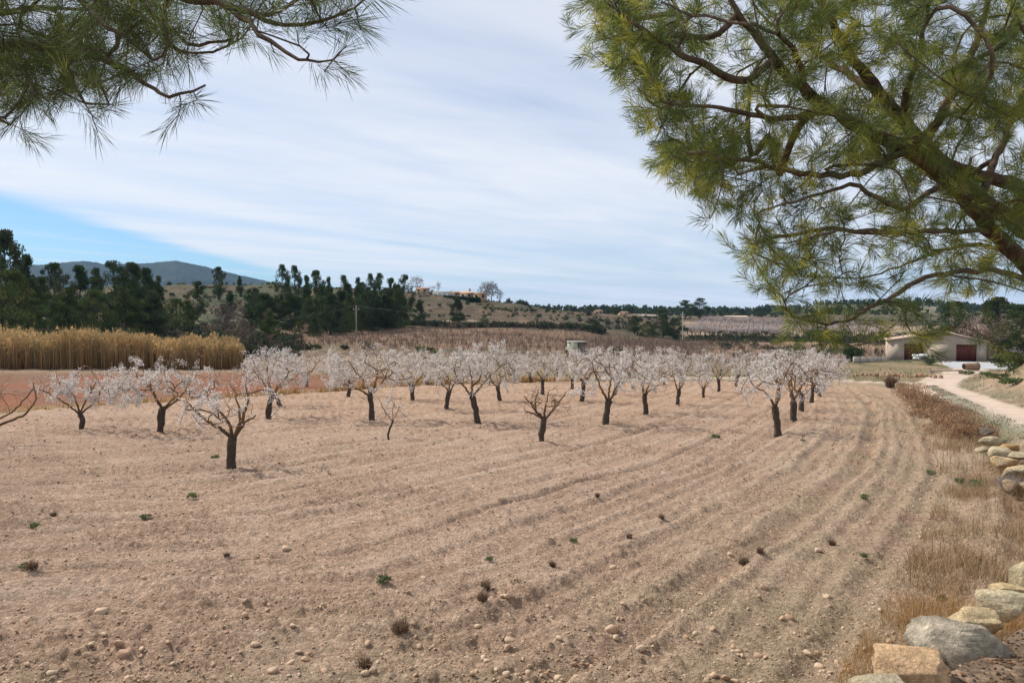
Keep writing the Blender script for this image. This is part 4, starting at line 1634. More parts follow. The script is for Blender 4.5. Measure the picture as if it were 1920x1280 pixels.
def big_pine(label, trunk, limbs, polys, seed, kid_step, tone, dfun, dens, needle_kw, loc, extra=None, low_r=.012):
    rs = np.random.RandomState(seed)
    sk = Skel(120000)
    tp = sk.path(trunk[0], trunk[1], step=.15, free=False, wob=.02, rs=rs)
    ids = []
    for gi, (pts, rad, join) in enumerate(limbs):
        W = [PT(*p) for p in pts]
        if join is None:
            k = tp[int(len(tp) * .62)]
        else:
            allp = np.concatenate([ids[j] for j in join])
            k = allp[int(np.argmin(((sk.P[allp] - W[0]) ** 2).sum(1)))]
        W = [sk.P[k]] + W
        r = np.interp(np.linspace(0, 1, len(W)), np.linspace(0, 1, len(rad)), rad)
        ids.append(sk.path(W, r, parent=k, grp=gi + 1, step=.06, wob=.016, rs=rs))
    for i in range(sk.n):
        if sk.r[i] > .055:
            sk.free[i] = False
    T1 = targets_in(polys, needle_kw.pop('nt'), dfun, rs, dens)
    if extra is not None:
        T1 = np.vstack([T1, [PT(*e_) for e_ in extra]])
    # first a third of the tips sketch out boughs, the rest fill in around them
    m = len(T1) // 6
    sk.grow(T1[:m], step=.07, curve=.55, jit=.12, rs=rs, order_noise=.8)
    sk.grow(T1[m:], step=.055, curve=.5, jit=.16, rs=rs, order_noise=.35)
    # short side twigs near the tips
    tips = np.array(sk.tips)
    b = sk.par[sk.par[tips]]
    b = b[b > 0]
    dirs = sk.P[b] - sk.P[np.maximum(sk.par[b], 0)]
    dirs /= np.linalg.norm(dirs, axis=1)[:, None] + 1e-9
    o2 = rs.randn(len(b), 3) * .75 + dirs
    o2[:, 2] += .15
    o2 /= np.linalg.norm(o2, axis=1)[:, None]
    T2 = sk.P[b] + o2 * rs.uniform(.07, .15, (len(b), 1))
    pickm = rs.rand(len(T2)) < .55
    sk.grow(T2[pickm], step=.04, curve=.3, jit=.2, rs=rs)
    ch = sk.finish(.0017, .5)
    root = thing('pine_tree', label, 'tree', loc)

    def colf(P, R):
        t = np.clip((R - .006) / .03, 0, 1)[:, None]
        return (PB_L * (1 - t) + PB_D * t) * rs.uniform(.75, 1.25, (len(P), 1))
    acc_l = {}
    tw = Acc()
    tips_all = np.nonzero(sk.cnt == 1)[0]
    hand_tips = set(tips_all.tolist())
    for c_ in ch:
        P = sk.P[c_]
        R = sk.rad[c_].copy()
        if len(R) > 1 and R[0] > R[1] * 1.3:
            R[0] = R[1] * 1.1
        g = sk.grp[c_[-1]] if R.max() > low_r else -1
        if R.max() > low_r:
            a_ = acc_l.setdefault(g, Acc())
            if R.max() > .03:
                R = R * (1 + .10 * np.sin(np.arange(len(R)) * 1.3) * rs.rand(len(R)))
            a_.tube(P, R, 10 if R.max() > .03 else 6, colf(P, R))
        else:
            tw.tube(P, R, 3, colf(P, R), cap=False)
    for g in sorted(acc_l):
        nm = 'trunk' if g == 0 else 'branch'
        if g == 0:
            V = acc_l[g].V[0]
        acc_l[g].build(nm, M_nbark, root, smooth=True, loc=None).location = tuple(-np.array(loc))
    o = tag(tw.build('twigs', M_nbark, root), kind='stuff')
    o.location = tuple(-np.array(loc))
    # needle bunches at every twig end, and sparser ones a little farther back
    tips2 = np.array([t for t in sk.tips if sk.par[t] > 0 and sk.par[sk.par[t]] > 0])
    na = Acc()
    needles(sk, tips2, na, rs, tone=tone, **needle_kw)
    o = tag(na.build('needles', M_needle, root), kind='stuff')
    o.location = tuple(-np.array(loc))
    return sk


RP = [(1085, -5), (1125, 45), (1125, 100), (1165, 160), (1185, 215), (1225, 265), (1225, 315), (1275, 345), (1330, 395), (1390, 440),
      (1385, 490), (1430, 545), (1500, 555), (1600, 560), (1720, 562), (1830, 555), (1925, 540), (2200, 600), (2300, -330), (1020, -330)]


def dens_r(x, y):
    low = sstep(300, 520, y) * sstep(1150, 1400, x)
    edge = sstep(1420, 1200, x)
    n = 0.55 + 0.9 * fbm(x / 90.0, y / 70.0, 777, 3)
    return np.clip((1 - .52 * low + .35 * edge) * np.clip(n, .15, 1.2), .06, 1) * np.where((y < -20) | (x > 1960), .35, 1)


def dep_r(x, y, rs):
    base = np.interp(x, [1060, 1500, 1920, 2300], [3.9, 4.2, 4.6, 5.2])
    return base + rs.uniform(-1.0, 1.5) * np.interp(x, [1060, 1400], [.45, 1])


trunkR = ([(6.1, 6.4, .8), (6.05, 6.2, 1.9), (6.3, 6.1, 3.4), (6.2, 5.9, 5.2), (6.5, 5.8, 6.8)], [.21, .18, .15, .11, .05])
limbsR = [
    ([(2080, 560, 5.5), (1920, 431, 5.0), (1837, 371, 4.8), (1781, 328, 4.65), (1730, 270, 4.5), (1696, 228, 4.4), (1645, 172, 4.3), (1600, 115, 4.25), (1572, 70, 4.2), (1540, 5, 4.1), (1490, -90, 4.1)],
     [.07, .052, .047, .043, .040, .036, .031, .025, .020, .013], None),
    ([(2060, 640, 5.3), (1960, 540, 4.9), (1920, 492, 4.7), (1856, 431, 4.5), (1815, 380, 4.35), (1775, 335, 4.2), (1700, 280, 4.1), (1603, 236, 4.0), (1560, 205, 3.95), (1509, 173, 3.9), (1470, 135, 3.9), (1448, 108, 3.9), (1396, 42, 3.9), (1350, -40, 3.9)],
     [.066, .051, .047, .042, .038, .035, .031, .027, .023, .017, .011], None),
    ([(1920, 345, 5.0), (1850, 335, 4.9), (1771, 303, 4.75), (1720, 262, 4.7)], [.045, .042, .035, .02], [0]),
    ([(1448, 112, 3.9), (1390, 160, 3.7), (1330, 122, 3.6), (1270, 98, 3.5), (1200, 55, 3.5), (1143, 10, 3.5)], [.022, .02, .017, .014, .009, .005], [1]),
    ([(1560, 205, 4.0), (1480, 225, 3.7), (1400, 215, 3.6), (1330, 200, 3.5), (1240, 190, 3.4)], [.024, .018, .013, .009, .005], [1]),
    ([(1700, 280, 4.1), (1600, 330, 3.8), (1500, 325, 3.7), (1400, 300, 3.6), (1290, 290, 3.5)], [.026, .02, .015, .01, .005], [1]),
    ([(1775, 335, 4.2), (1690, 400, 3.9), (1600, 340, 3.8), (1520, 370, 3.7), (1430, 395, 3.6)], [.02, .016, .012, .009, .005], [1]),
    ([(1856, 431, 4.5), (1780, 434, 4.2), (1690, 434, 4.0), (1584, 430, 3.8), (1500, 450, 3.7)], [.018, .016, .014, .010, .005], [1]),
    ([(1960, 530, 4.9), (1860, 505, 4.4), (1743, 515, 4.1), (1680, 550, 4.0), (1620, 585, 3.9), (1560, 613, 3.8), (1500, 598, 3.75), (1478, 585, 3.7)], [.02, .017, .014, .011, .008, .006, .004], [1]),
    ([(1920, 492, 4.7), (1840, 455, 5.0), (1760, 470, 5.2), (1690, 500, 5.2), (1620, 520, 5.2)], [.02, .015, .012, .008, .005], [1]),
    ([(1645, 172, 4.3), (1560, 120, 4.8), (1480, 60, 5.0), (1420, 0, 5.2)], [.025, .02, .014, .008], [0]),
    ([(1730, 270, 4.5), (1780, 190, 4.5), (1820, 110, 4.6), (1850, 20, 4.7), (1870, -80, 4.7)], [.03, .026, .022, .016, .01], [0]),
    ([(1837, 371, 4.8), (1870, 290, 5.0), (1910, 200, 5.2), (1950, 90, 5.3)], [.03, .024, .018, .012], [0]),
    ([(1696, 228, 4.4), (1700, 160, 4.0), (1730, 90, 3.8), (1740, 10, 3.7)], [.024, .018, .014, .008], [0]),
    ([(1509, 173, 3.9), (1500, 110, 3.6), (1460, 60, 3.5), (1300, 30, 3.4), (1240, 5, 3.3)], [.02, .016, .012, .008, .005], [1]),
]
xtra = [(1105, 98, 3.5), (1100, 15, 3.5), (1490, 585, 3.7), (1480, 612, 3.7), (1520, 625, 3.75), (1545, 590, 3.8), (1530, 640, 3.7), (1500, 650, 3.7), (1570, 640, 3.8),
        (1600, 600, 3.9), (1640, 605, 3.8), (1655, 625, 3.6), (1700, 600, 3.7), (1730, 640, 3.5), (1745, 610, 3.6), (1770, 620, 3.6), (1700, 575, 3.9), (1810, 590, 3.9), (1850, 600, 4.0),
        (1900, 690, 3.4), (1880, 660, 3.5), (1830, 640, 3.6), (1560, 580, 4), (1460, 560, 3.8), (1395, 520, 3.7), (1445, 545, 3.7), (1380, 470, 3.6), (1355, 445, 3.6)]
_r = np.random.RandomState(8)
xtra += [(_r.uniform(1475, 1580), _r.uniform(575, 645), _r.uniform(3.5, 3.8)) for _ in range(14)]
xtra += [(_r.uniform(1580, 1780), _r.uniform(560, 630), _r.uniform(3.5, 3.9)) for _ in range(7)]
SKR = big_pine('large pine whose branches fill the upper right of the picture', trunkR, limbsR, RP, 50, .06, tone_right, dep_r, dens_r,
               dict(nt=2600, per=56, length=(.055, .088), width=.0028), (6.1, 6.4, float(H(6.1, 6.4))), xtra)


def tone_left(n, rs):
    k = rs.rand(n, 1)
    c = np.where(k < .6, np.array((.075, .105, .034)), np.where(k < .93, np.array((.12, .15, .04)), np.array((.16, .17, .04))))
    return c * rs.uniform(.8, 1.2, (n, 1))


LP = [(-420, -300), (730, -300), (690, -40), (640, 12), (540, 45), (470, 30), (420, 55), (360, 85), (330, 125), (290, 150), (235, 175), (190, 160), (130, 175),
      (60, 190), (20, 225), (-60, 225), (-420, 300)]


def dens_l(x, y):
    n = 0.6 + 0.9 * fbm(x / 70.0, y / 60.0, 877, 3)
    return np.clip(np.clip(n, .2, 1.1) * np.interp(x, [0, 300, 480, 640], [1, .95, .42, .25]), .05, 1) * np.where((y < -20) | (x < -40), .3, 1)


def dep_l(x, y, rs):
    return np.interp(x, [0, 700], [2.9, 2.2]) + rs.uniform(-.45, .8)


trunkL = ([(-4.3, 1.9, .8), (-4.25, 2.0, 2.2), (-4.2, 2.1, 3.6), (-4.1, 2.1, 5.0)], [.2, .17, .14, .08])
limbsL = [
    ([(-700, 130, 2.7), (-200, 95, 2.8), (0, 88, 2.8), (112, 90, 2.75), (210, 112, 2.7), (277, 161, 2.6), (311, 180, 2.5), (349, 182, 2.45), (385, 160, 2.4)],
     [.05, .035, .026, .02, .014, .008, .006, .0045, .003], None),
    ([(-300, -120, 2.6), (100, -90, 2.6), (318, -15, 2.5), (424, 8, 2.4), (487, 64, 2.3), (530, 92, 2.25), (562, 118, 2.2), (596, 121, 2.15), (625, 112, 2.1)],
     [.04, .03, .022, .014, .010, .007, .005, .004, .003], [0]),
    ([(424, 8, 2.4), (480, 30, 2.35), (532, 52, 2.3), (600, 45, 2.25), (640, 28, 2.2), (665, 15, 2.2)], [.012, .009, .007, .005, .004, .003], [1]),
    ([(112, 90, 2.75), (124, 131, 2.6), (145, 170, 2.5), (161, 200, 2.4), (205, 196, 2.35)], [.012, .008, .006, .005, .003], [0]),
    ([(0, 88, 2.8), (40, 130, 2.7), (60, 170, 2.6), (90, 190, 2.6)], [.012, .009, .006, .004], [0]),
    ([(-150, 95, 2.9), (-80, 170, 2.9), (-20, 210, 2.8), (20, 235, 2.8)], [.014, .010, .007, .004], [0]),
    ([(318, -15, 2.5), (300, 60, 2.7), (330, 110, 2.7), (360, 100, 2.7)], [.014, .010, .006, .004], [1]),
    ([(100, -90, 2.6), (150, 0, 2.5), (200, 50, 2.4), (260, 90, 2.4)], [.02, .013, .008, .005], [1]),
    ([(-100, 80, 2.9), (0, 20, 3.1), (100, 10, 3.2), (180, 20, 3.2)], [.02, .015, .010, .006], [0]),
    ([(277, 20, 2.7), (370, 95, 2.6), (420, 70, 2.5), (450, 62, 2.5)], [.01, .008, .006, .004], [1]),
]
xl = [(640, 108, 2.1), (650, 85, 2.1), (635, 130, 2.1), (608, 135, 2.12), (610, 95, 2.15), (655, 60, 2.1), (630, 50, 2.2), (675, 8, 2.2), (668, 30, 2.2), (560, 70, 2.3), (505, 85, 2.3), (515, 100, 2.3),
      (470, 78, 2.3), (405, 150, 2.4), (395, 175, 2.4), (370, 188, 2.4), (330, 185, 2.45), (340, 195, 2.45), (385, 145, 2.4), (430, 50, 2.5), (445, 75, 2.4), (640, 20, 2.25), (600, 25, 2.2), (165, 205, 2.4),
      (215, 198, 2.4), (235, 190, 2.4), (180, 200, 2.4), (120, 180, 2.5), (100, 198, 2.5), (70, 200, 2.6), (40, 215, 2.6), (10, 240, 2.6), (30, 225, 2.7)]
SKL = big_pine('pine whose branches hang into the upper left corner of the picture', trunkL, limbsL, LP, 51, .06, tone_left, dep_l, dens_l,
               dict(nt=900, per=48, length=(.062, .095), width=.0019, spread=(.3, 1.0)), (-4.3, 1.9, float(H(-4.3, 1.9))), xl)

# ------------------------------------------------------------------ reeds, grasses, weeds
M_reed = mat('dry_reed', 0.85, 1.5, 0.15, 0, transl=0.25)
M_grass = mat('dry_grass', 0.85, 4, 0.2, 0, transl=0.25)
M_weed = mat('green_weed', 0.8, 8, 0.25, 0, transl=0.2)


def blades(acc, x, y, z, h, w, col, rs, lean=.18, seg=2, tipcol=None):
    """thin blades standing on the ground, bending towards their tips"""
    n = len(x)
    a = rs.rand(n) * 2 * pi
    b = rs.rand(n) * 2 * pi
    ln = np.abs(rs.randn(n)) * lean * h
    dx, dy = np.cos(a) * ln, np.sin(a) * ln
    wx, wy = np.cos(b) * w / 2, np.sin(b) * w / 2
    O = np.stack([x, y, z], 1)
    W = np.stack([wx, wy, 0 * wx], 1)
    M = O + np.stack([dx * .35, dy * .35, h * .55], 1)
    T = O + np.stack([dx, dy, h * (1 - .12 * (ln / h))], 1)
    V = np.stack([O - W, O + W, M + W * .8, M - W * .8, T], 1)
    c = np.asarray(col)
    t = c * 1.0 if tipcol is None else np.asarray(tipcol)
    C = np.stack([c, c, (c + t) / 2, (c + t) / 2, t], 1)
    bI = np.arange(n)[:, None] * 5
    acc.V.append(V.reshape(-1, 3)); acc.C.append(C.reshape(-1, 3))
    acc.Q.append(bI + np.array([[0, 1, 2, 3]]) + acc.n)
    acc.T.append(bI + np.array([[3, 2, 4]]) + acc.n)
    acc.n += n * 5


# the golden reed bed
rs = np.random.RandomState(31)
n = 24000
u_ = rs.uniform(-420, 455, n)
yd = 93 + 7.5 * rs.rand(n) ** 1.3
x = (u_ - 960) / FPX * yd
hh = (4.3 + 0.9 * fbm(x / 1.8, yd / 4, 501, 3) + .5 * fbm(x / 9, yd / 9, 502, 2)) * rs.uniform(.55, 1.10, n)
hh *= np.interp(u_, [-100, 100, 240, 300, 420, 455], [.98, .98, 1.0, .82, .80, .72])
base = lerp((.20, .10, .035), (.30, .165, .06), rs.rand(n)) * rs.uniform(.7, 1.15, (n, 1))
tipc = lerp((.46, .31, .14), (.56, .41, .20), rs.rand(n)) * rs.uniform(.75, 1.2, (n, 1)) * (1 + .25 * fbm(x / 1.5, yd / 3, 503, 2))[:, None]
hh *= 1 + .22 * fbm(x / .7, yd / 2, 504, 2) - .3 * (fbm(x / 3.1, yd / 3, 505, 2) > .45)
hh *= np.where(rs.rand(n) < .03, 1.13, 1.0) * np.interp(u_, [430, 455], [1, .75])
gy_ = rs.rand(n, 1) < .13
base = np.where(gy_, np.array((.15, .14, .08)), base)
tipc = np.where(gy_, np.array((.30, .27, .15)), tipc)
a = Acc()
blades(a, x, yd, H(x, yd), hh, .05 + .07 * rs.rand(n), base, rs, lean=.10, tipcol=tipc)
k = rs.rand(n) < .55      # feathery plumes
n2_ = k.sum()
scatter(a, *TUFT, np.stack([x[k] + rs.randn(n2_) * .12, yd[k], H(x[k], yd[k]) + hh[k] * .86], 1), rs.uniform(.15, .38, n2_) * 1.0, rot_rand(n2_, rs, .35),
        tipc[k] * rs.uniform(.9, 1.15, (n2_, 1)), .3, rs)
tag(a.build('reed_bed', M_reed), kind='stuff')


def grass_patch(name, x, y, h, w, c0, c1, seed, lean=.35, m=None):
    rs = np.random.RandomState(seed)
    a = Acc()
    n = len(x)
    col = lerp(c0, c1, rs.rand(n)) * rs.uniform(.75, 1.2, (n, 1))
    blades(a, x, y, surf(x, y) - .01, h, w, col * .8, rs, lean=lean, tipcol=col)
    return tag(a.build(name, m or M_grass), kind='stuff')


def along_edge(n, y0, y1, s0, s1, rs, P=EDGE):
    """points with a given signed distance from an edge line"""
    seg = np.r_[0, np.cumsum(np.linalg.norm(np.diff(P, axis=0), axis=1))]
    t0 = np.interp(y0, P[:, 1], seg)
    t1 = np.interp(y1, P[:, 1], seg)
    t = rs.uniform(t0, t1, n)
    X = np.interp(t, seg, P[:, 0]); Y = np.interp(t, seg, P[:, 1])
    dX = np.interp(t + .3, seg, P[:, 0]) - np.interp(t - .3, seg, P[:, 0]); dY = np.interp(t + .3, seg, P[:, 1]) - np.interp(t - .3, seg, P[:, 1])
    l = np.hypot(dX, dY)
    s = rs.uniform(s0, s1, n)
    return X + dY / l * s, Y - dX / l * s


rs = np.random.RandomState(33)
# orange dry grass at the foot of the boulder wall, thick near the camera and at the right border
x, y = along_edge(17000, 3.4, 8.0, -1.3, 0.0, rs)
kk = rs.rand(len(x)) < np.clip(.40 + 2.0 * fbm(x / .4, y / .4, 511, 3), 0.05, 1)
x, y = x[kk], y[kk]
grass_patch('dry_grass', x, y, rs.uniform(.12, .42, len(x)) * (.5 + .5 * rs.rand(len(x))), rs.uniform(.002, .0042, len(x)), (.36, .20, .075), (.54, .35, .16), 1, lean=.55)
x, y = along_edge(16000, 8.0, 17.0, -1.35, 0.1, rs)
sx_ = sdist(EDGE, x, y)
kk = rs.rand(len(x)) < np.clip(.42 + 1.9 * fbm(x / .55, y / .7, 513, 3) + .35 * sx_ + .2, 0.05, 1)
x, y = x[kk], y[kk]
grass_patch('dry_grass', x, y, rs.uniform(.08, .42, len(x)) * rs.uniform(.5, 1, len(x)), rs.uniform(.004, .008, len(x)), (.26, .17, .095), (.47, .34, .20), 2, lean=.9)
x, y = along_edge(9000, 17.0, 30.0, -1.6, 0.3, rs)
kk = rs.rand(len(x)) < np.clip(.35 + 1.4 * fbm(x / 1.3, y / 1.3, 515, 3), 0.03, 1)
x, y = x[kk], y[kk]
grass_patch('dry_grass', x, y, rs.uniform(.08, .35, len(x)), rs.uniform(.008, .016, len(x)), (.28, .19, .11), (.43, .32, .19), 3, lean=.8)
# low weeds and dead grass between the wall, the shrubs and the track
x, y = along_edge(16000, 13.0, 60.0, .25, 3.4, rs)
kk = (np.abs(sdist(ROAD, x, y)) > 1.75 + .3 * rs.rand(len(x))) & (sdist(ROAD, x, y) < 0) & (rs.rand(len(x)) < np.clip(.5 + 1.5 * fbm(x / 1.5, y / 1.5, 531, 3), .05, 1))
x, y = x[kk], y[kk]
a = Acc()
rr = rs.rand(len(x), 1)
col = np.where(rr < .45, np.array((.10, .115, .05)), np.where(rr < .8, np.array((.27, .19, .11)), np.array((.16, .11, .07)))) * rs.uniform(.75, 1.2, (len(x), 1))
blades(a, x, y, surf(x, y) - .01, rs.uniform(.06, .26, len(x)), rs.uniform(.012, .035, len(x)), col, rs, lean=.6)
tag(a.build('verge_weeds', M_grass), kind='stuff')
# weeds on the mound beyond the track
n = 12000
x = rs.uniform(18, 60, n); y = rs.uniform(18, 75, n)
kk = (sdist(ROAD, x, y) > 2.2) & (rs.rand(n) < np.clip(.35 + 1.6 * fbm(x / 2.5, y / 2.5, 533, 3), .03, 1)) & ~((x > 54) & (y > 96))
x, y = x[kk], y[kk]
a = Acc()
rr = rs.rand(len(x), 1)
col = np.where(rr < .35, np.array((.11, .14, .05)), np.array((.30, .20, .12))) * rs.uniform(.7, 1.2, (len(x), 1))
blades(a, x, y, surf(x, y) - .01, rs.uniform(.06, .30, len(x)), rs.uniform(.02, .06, len(x)), col, rs, lean=.6)
tag(a.build('mound_weeds', M_grass), kind='stuff')
# weeds in the middle of the track
t = rs.uniform(0, 1, 5000)
y = 14 + 48 * t
x = np.interp(y, ROAD[:, 1], ROAD[:, 0]) + rs.uniform(-.45, .45, len(t))
kk = rs.rand(len(x)) < np.clip(.5 + 1.5 * fbm(x / 1.5, y / 1.5, 541, 3), .05, 1)
x, y = x[kk], y[kk]
a = Acc()
col = np.where(rs.rand(len(x), 1) < .6, np.array((.13, .14, .085)), np.array((.25, .20, .13))) * rs.uniform(.75, 1.2, (len(x), 1))
blades(a, x, y, surf(x, y) - .01, rs.uniform(.03, .10, len(x)), rs.uniform(.012, .03, len(x)), col, rs, lean=.8)
tag(a.build('track_weeds', M_grass), kind='stuff')
# seedlings, dry sprigs and bits of prunings all over the field
x, y = field_points(5200, rs, power=1.1)
kk = rs.rand(len(x)) < np.clip(.1 + 1.6 * fbm(x / 1.6, y / 1.6, 543, 3), .02, 1)
x, y = x[kk], y[kk]
m_ = 7
xx = np.repeat(x, m_) + rs.randn(len(x) * m_) * .03; yy = np.repeat(y, m_) + rs.randn(len(x) * m_) * .03
col = np.repeat(np.where(rs.rand(len(x), 1) < .3, np.array((.14, .16, .08)), np.array((.20, .14, .09))), m_, 0) * rs.uniform(.7, 1.2, (len(xx), 1))
a = Acc()
blades(a, xx, yy, surf(xx, yy) - .005, rs.uniform(.02, .08, len(xx)) * np.clip(yy / 14, .8, 1.6), .004 * np.clip(yy / 8, 1, 4), col, rs, lean=.9)
tag(a.build('field_sprigs', M_grass), kind='stuff')
# sparse straw standing on the right of the field
x, y = along_edge(3200, 3.6, 40.0, -4.5, -1.0, rs)
kk = rs.rand(len(x)) < np.clip(.35 + 1.6 * fbm(x / 1.1, y / 1.1, 517, 3), 0, 1)
x, y = x[kk], y[kk]
grass_patch('sparse_straw', x, y, rs.uniform(.04, .14, len(x)) * np.clip(y / 14, .8, 1.5), .003 * np.clip(y / 7, .9, 5), (.32, .22, .12), (.48, .37, .24), 4, lean=.7)
# dry grass on the back edge of the field
n = 9000
t = rs.rand(n)
x = rs.uniform(-34, 8, n)
y = np.interp(x, FAREDGE[:, 0], FAREDGE[:, 1]) + .2 + np.abs(rs.randn(n)) * 1.6
dens = np.interp(x, [-34, -24, -16, -13, 2, 8], [.25, .3, .6, 1, 1, .4])
kk = rs.rand(n) < dens * np.clip(.5 + 1.3 * fbm(x / 3, y / 2, 521, 3), .05, 1)
x, y = x[kk], y[kk]
grass_patch('dry_grass', x, y, rs.uniform(.2, .75, len(x)) * np.interp(x, [-34, -16, -12], [.5, .7, 1.2]), rs.uniform(.04, .08, len(x)), (.36, .20, .075), (.50, .33, .15), 5)
# tufts on the rough ground behind the field
n = 9000
uu = rs.uniform(500, 1900, n)
y = rs.uniform(81, 112, n)
x = (uu - 960) / FPX * y
kk = rs.rand(n) < np.clip(.4 + 1.5 * fbm(x / 4, y / 3, 523, 3), 0, 1)
kk &= (np.abs(sdist(ROAD, x, y)) > 2.6) & ~((x > 40) & (x < 66) & (y > 96) & (y < 122))
x, y = x[kk], y[kk]
rr = rs.rand(len(x))
a = Acc()
col = np.where((rr < .45)[:, None], np.array((.12, .14, .06)), np.array((.34, .25, .14))) * rs.uniform(.7, 1.2, (len(x), 1))
blades(a, x, y, surf(x, y), rs.uniform(.12, .45, len(x)), rs.uniform(.06, .14, len(x)), col, rs, lean=.4)
tag(a.build('rough_grass', M_grass), kind='stuff')
# litter of needles, leaves and grit on the terrace by the camera
x, y = along_edge(5000, 3.4, 7, .15, 1.6, rs)
a = Acc()
rr = rs.rand(len(x))
col = np.where((rr < .6)[:, None], np.array((.20, .115, .065)), np.where((rr < .85)[:, None], np.array((.11, .075, .05)), np.array((.36, .28, .20)))) * rs.uniform(.7, 1.2, (len(x), 1))
scatter(a, *OCT, np.stack([x, y, surf(x, y) + .004], 1), np.stack([rs.uniform(.005, .022, len(x)), rs.uniform(.003, .008, len(x)), rs.uniform(.003, .009, len(x))], 1),
        rot_rand(len(x), rs, .25), col, .3, rs)
tag(a.build('needle_litter', M_stone), kind='stuff')


def bush(name, label, cat, p, h, w, c0, c1, seed, n=900, leafy=False, group=None, leaf=None, lm=None):
    """low shrub: a few stems and a haze of twigs or leaves"""
    rs = np.random.RandomState(seed)
    t = thing(name, label, cat, p, 0, group)
    st = Acc()
    for i in range(9):
        a_ = rs.rand() * 6.28
        q = rs.uniform(.2, .5) * w
        st.tube([(0, 0, -.03), (cos(a_) * q * .4, sin(a_) * q * .4, h * .4), (cos(a_) * q, sin(a_) * q, h * rs.uniform(.6, .95))], [h * .02, h * .014, h * .006], 4, np.array(c0) * .6, cap=False)
    st.build('stems', M_twig, t)
    a = Acc()
    lf = leaf or (.05 * h + .01)
    if leafy:
        ncl = 26
        an = rs.rand(ncl) * 6.28
        zz = rs.uniform(.12, .9, ncl)
        rr = np.sqrt(np.clip(1 - (zz * 1.6 - .65) ** 2, .1, 1)) * w * .5 * rs.uniform(.35, .9, ncl)
        cen = np.stack([np.cos(an) * rr, np.sin(an) * rr, zz * h], 1)
        k = rs.randint(0, ncl, n)
        g = rs.randn(n, 3); g /= np.linalg.norm(g, axis=1)[:, None]
        pos = cen[k] + g * rs.rand(n, 1) ** .4 * (w * .2, w * .2, h * .16)
        pos[:, 2] = np.clip(pos[:, 2], .02 * h, h * 1.02)
        tone_k = rs.uniform(.65, 1.35, ncl)[k]
        col = lerp(c0, c1, rs.rand(n)) * tone_k[:, None]
        scatter(a, *TUFT, pos, rs.uniform(.6, 1.3, n) * lf, rot_rand(n, rs, 1.2), col, .3, rs)
        tag(a.build('foliage', lm or M_weed, t), kind='stuff')
    else:
        an = rs.rand(n) * 6.28
        q = rs.rand(n) ** .6 * w * .22
        x_, y_ = np.cos(an) * q, np.sin(an) * q
        hh_ = h * rs.uniform(.4, 1.0, n)
        z0 = rs.uniform(0, .35, n) * h
        col = lerp(c0, c1, rs.rand(n)) * rs.uniform(.7, 1.2, (n, 1))
        b = Acc()
        blades(b, x_, y_, z0 * .3, hh_, np.full(n, lf * .22), col * .8, rs, lean=w / h * .38, tipcol=col)
        tag(b.build('dry_twigs', M_grass, t), kind='stuff')
    return t


# dried brown shrubs along the foot of the verge
BR0, BR1 = (.27, .165, .10), (.42, .28, .17)
GB = 'dried brown shrubs along the foot of the track bank'
for i, (px, py, h, w, lab) in enumerate([
    (1706, 752, 1.5, 2.2, 'dried brown shrub at the far end of the bank, near the pale block'),
    (1722, 768, 1.5, 2.2, 'dried brown shrub second from the far end of the bank'),
    (1740, 783, 1.3, 2.0, 'dried reddish shrub in the far middle of the bank'),
    (1757, 797, 1.2, 1.9, 'dried reddish shrub in the middle of the bank'),
    (1778, 812, 1.15, 1.9, 'broad dried russet shrub past the middle of the bank'),
    (1802, 825, 1.1, 1.8, 'broad dried russet shrub near the wall stones'),
    (1826, 834, .95, 1.5, 'dried russet shrub against the first wall stones')]):
    p = G(px, py)
    bush('dry_shrub', lab, 'shrub', p, h * .8, w, BR0, BR1, 600 + i, n=2600, leafy=True, group=GB, leaf=.040, lm=M_grass)
p = G(1670, 728)
bush('dry_shrub', 'small dark dry shrub beside the pale block where the track bends', 'shrub', p, 1.1, 1.5, (.14, .09, .06), (.25, .16, .11), 640, n=700, leaf=.16)
p = G(1894, 930)
bush('dry_shrub', 'grey tangled dead weed in the dry grass at the right edge', 'shrub', p, .42, .7, (.28, .25, .24), (.42, .39, .37), 641, n=700, leaf=.05)

# green weeds
GW = 'green weeds on the ploughed field'
for i, (px, py, w, lab) in enumerate([
    (65, 1008, .55, 'bright green weed near the left edge of the field'),
    (275, 978, .40, 'dark green weed right of the left edge one'),
    (362, 949, .50, 'bright green weed below the nearest almond tree'),
    (484, 938, .28, 'tiny grey green weed right below the nearest almond tree'),
    (720, 1095, .38, 'grey green weed with a dark base in the middle foreground'),
    (918, 1065, .30, 'small green weed left of the one in the hollow'),
    (1075, 1028, .36, 'upright green weed in front of a small reddish hollow'),
    (1342, 828, .55, 'green weed far up the field left of the Y-forked tree'),
    (1621, 948, .40, 'small green weed on the right hand wheel ruts'),
    (1618, 1052, .32, 'small green weed low on the wheel ruts'),
    (45, 1078, .40, 'dark weed in the dark clods at the left edge'),
    (405, 862, .5, 'dull green weed left of the nearest tree foot'),
    (1745, 890, .5, 'green weed beside the straw on the right of the field'),
    (1800, 912, .75, 'broad leafy green weed at the edge of the dry grass, left one'),
    (1828, 925, .75, 'broad leafy green weed at the edge of the dry grass, right one'),
    (1870, 1135, .30, 'small green weed growing between boulders'),
    (1505, 835, .45, 'dull green weed right of the Y-forked tree foot'),
    (1765, 1135, .26, 'dark leafy weed left of the pale boulder row')]):
    p = G(px, py)
    p = (p[0], p[1], float(surf(p[0], p[1])))
    w *= .32 + .26 * ((i * 37) % 10) / 10
    bush('weed', lab, 'weed', p, w * .45, w, (.13, .165, .07), (.23, .26, .14), 660 + i, n=260, leafy=True, leaf=w * .10, group=GW)
GD = 'dry weed tufts on the ploughed field'
